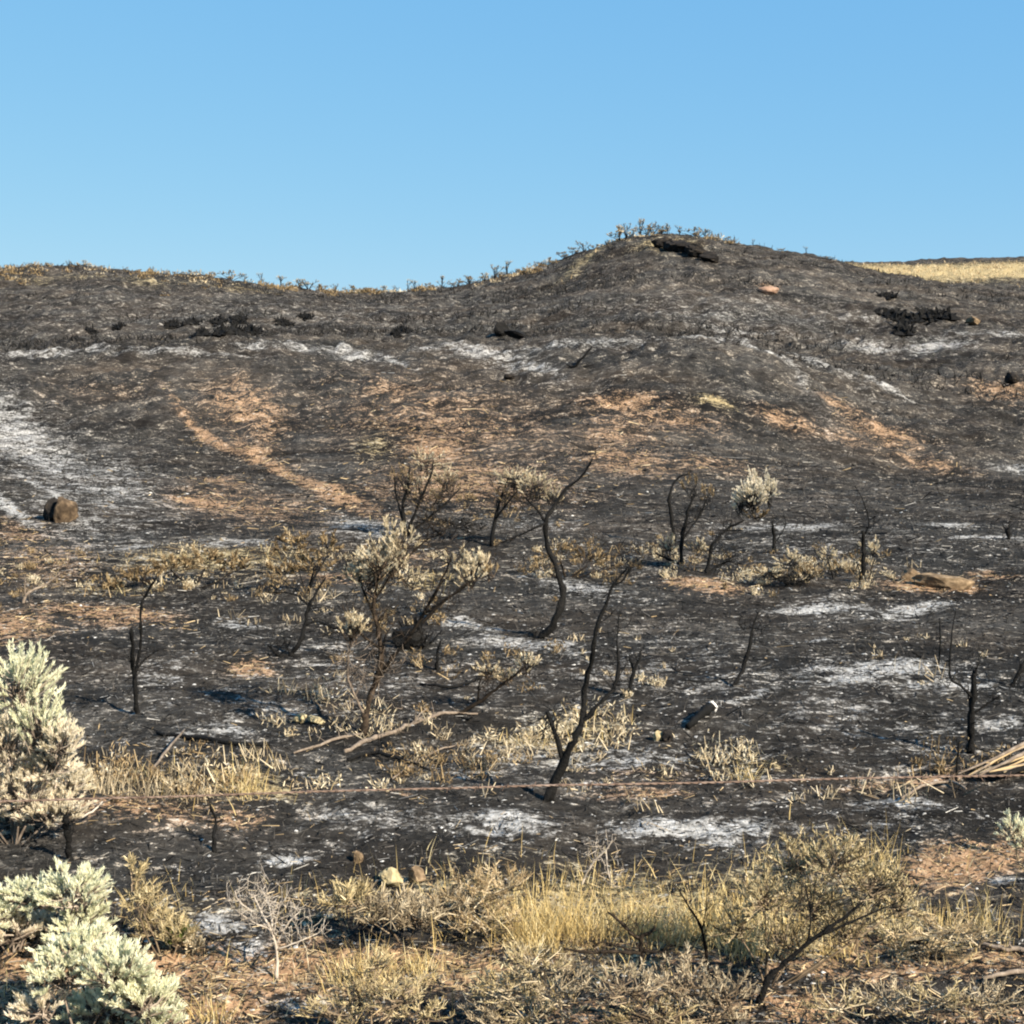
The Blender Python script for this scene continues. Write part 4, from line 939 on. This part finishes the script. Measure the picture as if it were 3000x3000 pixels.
for k, (px, py, w, h) in enumerate([(1940, 722, 60, 22), (1985, 738, 90, 26), (2040, 752, 80, 26), (2085, 768, 60, 24)]):
    rock('outcrop', ['first and highest dark slab of the outcrop under the hilltop', 'second dark slab of the outcrop under the hilltop', 'third dark slab of the outcrop under the hilltop', 'lowest right dark slab of the outcrop under the hilltop'][k], 'rock', px, py, w, h * 1.3, 'sootshade', 340 + k, tilt=-0.15)

# ---- skyline bushes: several kinds built once, copied along the crests
def sky_proto(kind, seed):
    rng = np.random.default_rng(seed); ms, ml = MB(), MB()
    z = np.array([0, 0, 0.0])
    if kind == 0:      # ragged leafy mound
        for _ in range(8):
            t = rng.normal(0, .38, 3); t[2] = rng.uniform(.15, .75) * (1 - .5 * min(1, abs(t[0]))); S = smooth_line(np.array([z - [0, 0, .1], t * [.5, .5, .55], t]), 3); tube(ms, S, np.linspace(.03, .012, len(S)), 4, .3)
            clump(ms, ml, t + [0, 0, .08], (.24, .24, .2), 9, rng, 'spike', t, (.10, .035), 10, .008)
    elif kind == 1:    # crooked bare stems, sparse leaves high up
        for _ in range(3):
            t = np.array([rng.normal(0, .25), rng.normal(0, .2), rng.uniform(.6, 1.15)])
            S = smooth_line(np.array([z - [0, 0, .1], t * [.2, .2, .45] + [rng.normal(0, .06), 0, 0], t]), 3); tube(ms, S, np.linspace(.030, .014, len(S)), 5, .2)
            twigs_from(ms, S, np.linspace(.03, .014, len(S)), 5, .25, rng, minr=.007)
            clump(ms, ml, t, (rng.uniform(.1, .22), .2, rng.uniform(.08, .16)), 5, rng, 'spike', S[-3], (.09, .03), 6, .008)
    else:              # twiggy fan
        for _ in range(9):
            t = np.array([rng.normal(0, .35), rng.normal(0, .3), rng.uniform(.4, 1.1)]); S = smooth_line(np.array([z - [0, 0, .1], t * [.35, .35, .5], t]), 3); tube(ms, S, np.linspace(.022, .008, len(S)), 4, .3)
            clump(ms, ml, t * .9, (.14, .14, .16), 4, rng, 'spike', S[-3], (.08, .028), 7, .006)
    return ms, ml
PR = []
for k in range(9):
    ms, ml = sky_proto(k % 3, 400 + k)
    PR.append((ms.mesh('stem', M['char']), ml.mesh('foliage', M[('brownleaf', 'greytwig', 'brownleaf')[k % 3 if k < 6 else 1]])))
SKY = {'L': ('on the long left ridge skyline', 'bushes on the left ridge skyline'), 'S': ('on the low saddle skyline between the hills', 'bushes along the saddle skyline'), 'U': ('on the rising left edge of the pointed hill', 'bushes on the rising hill edge'),
       'T': ('on the top of the pointed hill', 'bushes on the hilltop'), 'D': ('on the falling right edge of the pointed hill', 'bushes on the falling hill edge')}
LOOK = ['leafy mound bush', 'bare stemmed bush', 'twiggy fan bush']
rng = np.random.default_rng(500); cnt = {}
for px, hp, zone, kind in [(20, 14, 'L', 0), (85, 20, 'L', 5), (140, 14, 'L', 0), (205, 22, 'L', 2), (250, 24, 'L', 6), (300, 16, 'L', 3), (365, 22, 'L', 5), (410, 14, 'L', 3), (450, 20, 'L', 2), (520, 18, 'L', 0), (565, 20, 'L', 3), (620, 24, 'L', 6), (680, 42, 'L', 0), (718, 26, 'L', 4),
                           (765, 36, 'S', 1), (825, 44, 'S', 4), (880, 34, 'S', 6), (905, 42, 'S', 5), (945, 24, 'S', 3), (985, 26, 'S', 2), (1035, 28, 'S', 0), (1075, 20, 'S', 3), (1125, 34, 'S', 6), (1160, 22, 'S', 2), (1195, 34, 'S', 7), (1215, 36, 'S', 4), (1260, 24, 'S', 3), (1295, 40, 'S', 8),
                           (1340, 28, 'U', 3), (1375, 34, 'U', 0), (1420, 28, 'U', 6), (1450, 46, 'U', 1), (1468, 24, 'U', 3), (1487, 50, 'U', 7), (1530, 24, 'U', 3), (1570, 24, 'U', 0), (1610, 28, 'U', 6), (1650, 28, 'U', 3), (1690, 28, 'U', 0), (1710, 40, 'U', 4), (1745, 22, 'U', 3),
                           (1815, 46, 'T', 6), (1835, 40, 'T', 2), (1875, 50, 'T', 8), (1895, 44, 'T', 5), (1910, 36, 'T', 0), (1935, 22, 'T', 3), (1955, 26, 'T', 7), (1990, 28, 'T', 4), (2040, 32, 'T', 0), (2065, 28, 'T', 5),
                           (2130, 18, 'D', 3), (2205, 20, 'D', 1), (2290, 22, 'D', 0), (2360, 24, 'D', 4), (2420, 14, 'D', 3)]:
    kind = kind if (kind % 3 != 1 or px > 1780 or px % 2) else (kind + 1) % 9
    g = crest(px); s = hp * (1.0 if zone == 'T' else 0.82) / F * g[1]; n = cnt[zone] = cnt.get(zone, -1) + 1
    root = thing('skyline_bush', nth(n) + ' ' + LOOK[kind % 3] + ' ' + SKY[zone][0], 'bush', (g[0], g[1] - 0.3, float(H(g[0], g[1] - 0.3)) - 0.02), SKY[zone][1])
    root.scale = (s * rng.uniform(.9, 1.5) * (1.25 if kind % 3 == 0 else 1),) * 2 + (s,); root.rotation_euler[2] = rng.uniform(0, 6.28)
    ob('stem', PR[kind][0], root); ob('foliage', PR[kind][1], root)['kind'] = 'stuff'
# low uncountable scrub fringe on the crests
def fringe():
    rng = np.random.default_rng(510)
    for nm, mat, n, lab in (('ridge_scrub', 'brownleaf', 1300, 'low brown scrub fringing the skyline ridges'), ('pale_ridge_scrub', 'greytwig', 220, 'pale grey sage tufts just below the skyline')):
        ml = MB()
        px = np.where(rng.random(n) < .7, rng.uniform(-300, 1330, n), rng.uniform(1330, 2150, n))
        cl = fbm(px / 90.0, px * 0, 1.0, 3, 61 + n) + 0.3 * rng.normal(0, 1, n) * .5
        for p in px[cl > 0.0]:
            g = crest(p, 100, 132); yy = g[1] - abs(rng.normal(0, 5 if p < 750 else 2)); xx = g[0] * yy / g[1]
            c = np.array([xx, yy, float(H(xx, yy))]); k = 14
            D = rng.normal(0, .5, (k, 3)) + [0, 0, .8]; s = rng.lognormal(-1.35, .35)
            leaves(ml, c + rng.normal(0, .12, (k, 3)) * [1.5, 1, .3], D, s * rng.uniform(.5, 1.2, k), .09 * rng.uniform(.5, 1.2, k), rng)
        tag(ob(nm, ml.mesh(nm, M[mat])), lab, kind='stuff')
fringe()

# ---- foreground scrub
bush('rabbitbrush', 'big olive twiggy rabbitbrush with a slanting dark stem at lower right', 'shrub', (2245, 2880), [(2330, 2540, 100, 100, 60), (2450, 2520, 100, 90, 60), (2240, 2640, 90, 100, 50), (2560, 2600, 110, 100, 60), (2380, 2660, 130, 110, 60), (2630, 2660, 80, 70, 34), (2160, 2720, 80, 90, 34), (2300, 2760, 110, 80, 40), (2480, 2720, 110, 70, 40)],
     ('stem', 'olive'), seed=601, style='twiggy', leaf=(0.022, 0.0022), per=15, tw=0.0017, stemw=8, dspread=1.4)
snag('scorched_limb', 'dark slanting limb rising through the olive rabbitbrush', 'branch', [(2222, 2945, 26), (2245, 2880, 26), (2300, 2820, 23), (2390, 2745, 18), (2470, 2690, 14), (2530, 2640, 7)], [[(2370, 2760, 12), (2375, 2680, 8), (2360, 2600, 4)], [(2400, 2740, 12), (2520, 2690, 9), (2640, 2640, 5)]], 'char', seed=602, twn=(4, 0.12), wob=0.05)
bush('rabbitbrush', 'grey green twiggy bush at bottom centre', 'shrub', (1660, 3040), [(1560, 2830, 110, 80, 36, 'olive'), (1480, 2900, 100, 80, 34, 'olive'), (1640, 2900, 100, 80, 30), (1560, 2970, 140, 60, 30, 'olive'), (1440, 2980, 90, 60, 24)], ('greytwig', 'greytwig'), seed=603, style='twiggy', leaf=(0.024, 0.0020), per=13, tw=0.0018, dspread=1.0)
bush('rabbitbrush', 'dark grey twig tangle right of the bottom centre bush', 'shrub', (1980, 3040), [(1850, 2900, 120, 80, 34), (2000, 2880, 120, 90, 36), (2120, 2920, 110, 80, 32), (1900, 2980, 140, 50, 30, 'olive'), (2080, 2980, 140, 50, 30)], ('stem', 'greytwig'), seed=604, style='twiggy', leaf=(0.024, 0.0020), per=13, tw=0.002, dspread=1.0)
bush('rabbitbrush', 'olive twiggy bush at the foot of the orange soil, bottom left of centre', 'shrub', (1100, 3050), [(1050, 2900, 100, 80, 34), (1160, 2930, 100, 70, 30), (980, 2970, 90, 50, 24), (1230, 2980, 100, 50, 26), (1100, 2830, 60, 50, 16)], ('stem', 'olive'), seed=605, style='twiggy', leaf=(0.024, 0.0020), per=13, tw=0.0018, dspread=1.0)
bush('dry_shrub', 'straw coloured twiggy mound in the middle of the foreground verge', 'shrub', (1420, 2740), [(1370, 2620, 110, 60, 34), (1470, 2600, 100, 60, 30), (1300, 2660, 90, 50, 26, 'greytwig'), (1420, 2690, 120, 50, 34)], ('greytwig', 'tanbit'), seed=606, style='twiggy', leaf=(0.028, 0.0021), per=15, tw=0.0018, dspread=1.0)
bush('dry_shrub', 'dark weathered brush pile beneath the slanting cream slab', 'shrub', (1180, 2760), [(1120, 2670, 120, 50, 26, 'greytwig'), (1220, 2690, 100, 50, 26), (1020, 2650, 80, 50, 20, 'olive')], ('stem', 'greytwig'), seed=607, style='twiggy', leaf=(0.05, 0.0028), per=20, tw=0.002, dspread=1.0)
bush('dry_shrub', 'yellowish olive weed right of the silvery sagebrush', 'shrub', (480, 2800), [(420, 2640, 60, 60, 20), (460, 2710, 80, 60, 28), (520, 2740, 60, 50, 20), (390, 2570, 30, 50, 10)], ('stem', 'olive'), seed=608, style='twiggy', leaf=(0.03, 0.0022), per=24, tw=0.0016, dspread=1.0)
bush('green_weed', 'small bright green weed beside the white ash pile', 'plant', (540, 2800), [(520, 2755, 35, 30, 26), (565, 2775, 25, 25, 16, 'tanleaf')], ('greytwig', 'green'), seed=609, leaf=(0.03, 0.010), per=16)
bush('dry_shrub', 'pale tan scrub on the right verge before the lying branches', 'shrub', (2760, 2820), [(2640, 2740, 110, 50, 26), (2760, 2730, 110, 50, 26, 'tanbit'), (2870, 2740, 110, 50, 24), (2700, 2780, 130, 30, 26, 'tanbit')], ('greytwig', 'olive'), seed=610, style='twiggy', leaf=(0.028, 0.0020), per=11, tw=0.0018, dspread=1.0)
bush('dry_shrub', 'grey brown twig mat in the bottom right corner', 'shrub', (2750, 3050), [(2600, 2930, 110, 50, 24), (2750, 2940, 120, 50, 26, 'olive'), (2900, 2930, 120, 60, 26), (2450, 2950, 100, 50, 20, 'olive')], ('greytwig', 'greytwig'), seed=611, style='twiggy', leaf=(0.028, 0.0020), per=10, tw=0.0018, dspread=1.0)
bush('sagebrush', 'pale green sprig at the right edge above the orange soil', 'shrub', (2985, 2520), [(2970, 2440, 40, 55, 26), (3010, 2470, 40, 50, 20)], ('greytwig', 'sage'), seed=612, leaf=(0.024, 0.005), per=18)
snag('dead_plant', 'bleached leafless branching plant left of centre foreground', 'plant', [(810, 2870, 16), (812, 2800, 14), (800, 2740, 13), (770, 2680, 9), (745, 2625, 5)],
     [[(805, 2760, 10), (760, 2690, 8), (700, 2640, 6), (688, 2610, 4)], [(808, 2770, 10), (840, 2710, 8), (865, 2680, 4)], [(800, 2740, 9), (790, 2660, 7), (765, 2600, 4)], [(790, 2730, 7), (740, 2700, 6), (685, 2665, 4)], [(810, 2780, 8), (870, 2760, 6), (930, 2735, 4)], [(800, 2745, 7), (815, 2670, 5), (822, 2640, 3)]], 'palewood', seed=613, twn=(5, 0.07))
snag('dead_branch', 'white forked twig standing over the yellow grass', 'branch', [(1705, 2590, 10), (1735, 2530, 9), (1775, 2490, 7), (1795, 2460, 4)], [[(1775, 2490, 6), (1780, 2540, 6), (1790, 2590, 5)], [(1735, 2530, 5), (1750, 2480, 4)]], 'palewood', seed=614, twn=(3, 0.06))
snag('dead_shrub', 'dark dead shrub with a hooked arm and a level stick before yellow grass', 'shrub', [(1882, 2895, 18), (1878, 2830, 18), (1880, 2785, 20), (1878, 2750, 20), (1910, 2728, 14), (1918, 2712, 6)],
     [[(1880, 2752, 18), (1850, 2735, 18), (1825, 2708, 15), (1780, 2672, 9)], [(1880, 2790, 16), (1800, 2788, 16), (1720, 2790, 13), (1655, 2780, 7)], [(1880, 2788, 12), (1930, 2790, 11), (1968, 2788, 6)], [(1880, 2790, 9), (1770, 2760, 7), (1740, 2775, 4)]], 'brownbark', seed=615, twn=(4, 0.07))
snag('dead_branch', 'upright dark forked stem on the right of the yellow grass', 'branch', [(2075, 2860, 14), (2068, 2780, 13), (2050, 2710, 12), (2015, 2650, 9), (1985, 2600, 6)], [[(2058, 2730, 7), (2065, 2680, 5), (2075, 2640, 3)]], 'brownbark', seed=617, twn=(3, 0.08))
fallen('dead_branch', 'long grey branch lying along the right verge', 'branch', [(2860, 2775, 10), (2920, 2790, 13), (2980, 2795, 15), (3050, 2800, 15)], 'greybark', 618, twn=4, twl=0.1)
fallen('dead_branch', 'dark crooked branch lying left of the long grey branch', 'branch', [(2560, 2740, 10), (2650, 2760, 11), (2740, 2800, 12), (2770, 2815, 8)], 'brownbark', 619, twn=5, twl=0.1)
fallen('dead_branch', 'grey split stick lying in the bottom right corner', 'branch', [(2880, 2880, 10), (2940, 2870, 13), (3010, 2855, 14)], 'greybark', 620, twn=2, twl=0.08)
fallen('dead_branch', 'pale stick lying across the char at the far right below the wire', 'branch', [(2640, 2350, 8), (2700, 2315, 9), (2780, 2300, 9), (2830, 2320, 6)], 'greybark', 621, twn=3, twl=0.1)
fallen('dead_branch', 'dark stick lying on the flat left of the grey limb', 'branch', [(460, 2155, 10), (560, 2170, 13), (680, 2185, 13), (790, 2190, 8)], 'char', 622, twn=4, twl=0.1)
fallen('dead_branch', 'pale bowed twig on char under the wire at left', 'branch', [(180, 2430, 6, .06), (230, 2432, 6, .05), (270, 2420, 5, .06), (300, 2400, 4, .08)], 'palewood', 623)
fallen('dead_branch', 'pale leaning stick behind the left grass tuft', 'branch', [(440, 2270, 8), (490, 2220, 8, .03), (540, 2170, 6, .06)], 'greybark', 624)

GT = 'yellow grass tufts along the verge'
for k, (px, py, hp, n, lab) in enumerate([(720, 2320, 75, 110, 'bright yellow grass tuft standing on the wire line left of centre'), (1600, 2740, 170, 300, 'tall golden grass clump at the left end of the yellow verge'), (1540, 2760, 160, 220, 'leaning golden grass clump left of the tallest one'), (1700, 2740, 150, 260, 'dense yellow grass clump under the white forked twig'),
        (1850, 2740, 150, 260, 'yellow grass clump behind the dark hooked branch'), (1960, 2760, 150, 240, 'yellow grass clump right of the hooked branch'), (2080, 2740, 160, 260, 'yellow grass clump beside the upright forked stem'), (2170, 2790, 150, 240, 'orange tinged grass clump at the right end of the yellow verge'),
        (2180, 2290, 80, 90, 'tan drooping grass tuft above the wire on the right'), (2310, 2740, 120, 120, 'yellow grass under the slanting dark limb'), (2460, 2790, 80, 140, 'bright yellow tuft below the olive rabbitbrush'),
        (2560, 2560, 160, 110, 'ochre upright grass clump behind the olive rabbitbrush'), (1060, 2860, 110, 200, 'golden grass on the orange soil left of centre'), (1230, 2850, 90, 200, 'short golden grass right of the orange soil'), (950, 2860, 70, 120, 'sparse gold grass beside the bleached plant'),
        (620, 2990, 120, 90, 'thin pale stalks at the bottom beside the corner sagebrush'), (2890, 2720, 150, 50, 'tall thin pale stalks on the right verge'), (2760, 2720, 110, 60, 'short olive stalks on the right verge'), (440, 2330, 110, 110, 'grey green dry tuft above the wire left of the bright tuft'), (560, 2330, 100, 110, 'brown dry tuft between the grey green and bright tufts'), (310, 2320, 130, 60, 'long bleached stalks leaning beside the tall sagebrush')]):
    tuft('grass_tuft', lab, px, py, hp, n, 'greytwig' if 'grey green' in lab or 'bleached' in lab else ('tanbit' if 'brown' in lab else 'straw'), 700 + k, 0.45 if n > 60 else 0.2, GT, foot=0.07 if n > 90 else 0.04)
for k, (px, py, hp, lab) in enumerate([(1272, 2790, 260, 'single tall straw stalk beside the brush pile'), (2310, 2400, 90, 'single thin stalk touching the wire at right'), (2500, 2470, 110, 'single stalk standing behind the olive rabbitbrush'), (2660, 2500, 100, 'leaning single stalk right of the olive rabbitbrush')]):
    tuft('grass_stalk', lab, px, py, hp, 3, 'straw', 740 + k, 0.06, None, 0.006, 0.006, 'grass stalk')

# ---- barbed wire fence
def fence():
    yw = 6.4
    L = ray(0, 2347, yw); C = ray(1500, 2306, yw); Rr = ray(3000, 2270, yw)
    cf = np.polyfit([L[0], C[0], Rr[0]], [L[2], C[2], Rr[2]], 2)
    x0, x1 = -4.8, 4.8
    root = thing('barbed_wire_fence', 'single rusty barbed wire strand crossing the foreground', 'fence', (x0, yw, float(H(x0, yw))))
    rng = np.random.default_rng(800)
    xs = np.linspace(x0, x1, 1400); wob = 0.008 * fbm(xs, xs * 0, 0.8, 2, 5)
    zc = np.polyval(cf, xs) + wob
    for ph in (0, math.pi):
        a = xs / 0.075 * 2 * math.pi + ph
        P = np.stack([xs, yw + 0.0024 * np.cos(a), zc + 0.0024 * np.sin(a)], 1)
        mb = MB(); tube(mb, P, 0.0031, 5, 0.5, True); part('wire_strand', mb, M['wire'], root, True)
    for xb in np.arange(x0 + 0.07, x1, 0.127):
        z = float(np.interp(xb, xs, zc)); mb = MB(); s = rng.uniform(0, 6.28)
        a = np.linspace(0, 4 * math.pi, 17); h = np.linspace(-0.007, 0.007, 17)
        co = np.stack([xb + h, yw + 0.0062 * np.cos(a + s), z + 0.0062 * np.sin(a + s)], 1)
        e0 = co[0] + np.array([-0.006, -math.sin(s) * 0.02, math.cos(s) * 0.02]); e1 = co[-1] + np.array([0.006, math.sin(s) * 0.02, -math.cos(s) * 0.02])
        tube(mb, np.vstack([e0, co, e1]), 0.0017, 4, 0.4, True); part('barb', mb, M['wire'], root)
    for xp in (x0, x1):
        g = float(H(xp, yw + .03)); mb = MB()
        for (dx, dy, wx, wy) in ((0, 0.035, 0.045, 0.006), (0, 0.055, 0.006, 0.035)):
            vs = np.array([[xp + dx + sx * wx / 2, yw + dy + sy * wy / 2, z] for z in (g - .3, 1.25) for sx, sy in ((-1, -1), (1, -1), (1, 1), (-1, 1))])
            mb.add(vs, [[0, 1, 5, 4], [1, 2, 6, 5], [2, 3, 7, 6], [3, 0, 4, 7], [4, 5, 6, 7], [3, 2, 1, 0]])
        zz = float(np.interp(xp, xs, zc)); a = np.linspace(0, 6.28, 14)
        tube(mb, np.stack([xp + 0.028 * np.cos(a), yw + .02 + 0.028 * np.sin(a), np.full(14, zz)], 1), 0.002, 4)
        part('post', mb, M['post'], root)
fence()
print('tris', sum(len(o.data.loop_triangles) or sum(max(0, p.loop_total - 2) for p in ()) for o in scene.objects if o.type == 'MESH'), 'polys', sum(len(o.data.polygons) for o in scene.objects if o.type == 'MESH'))
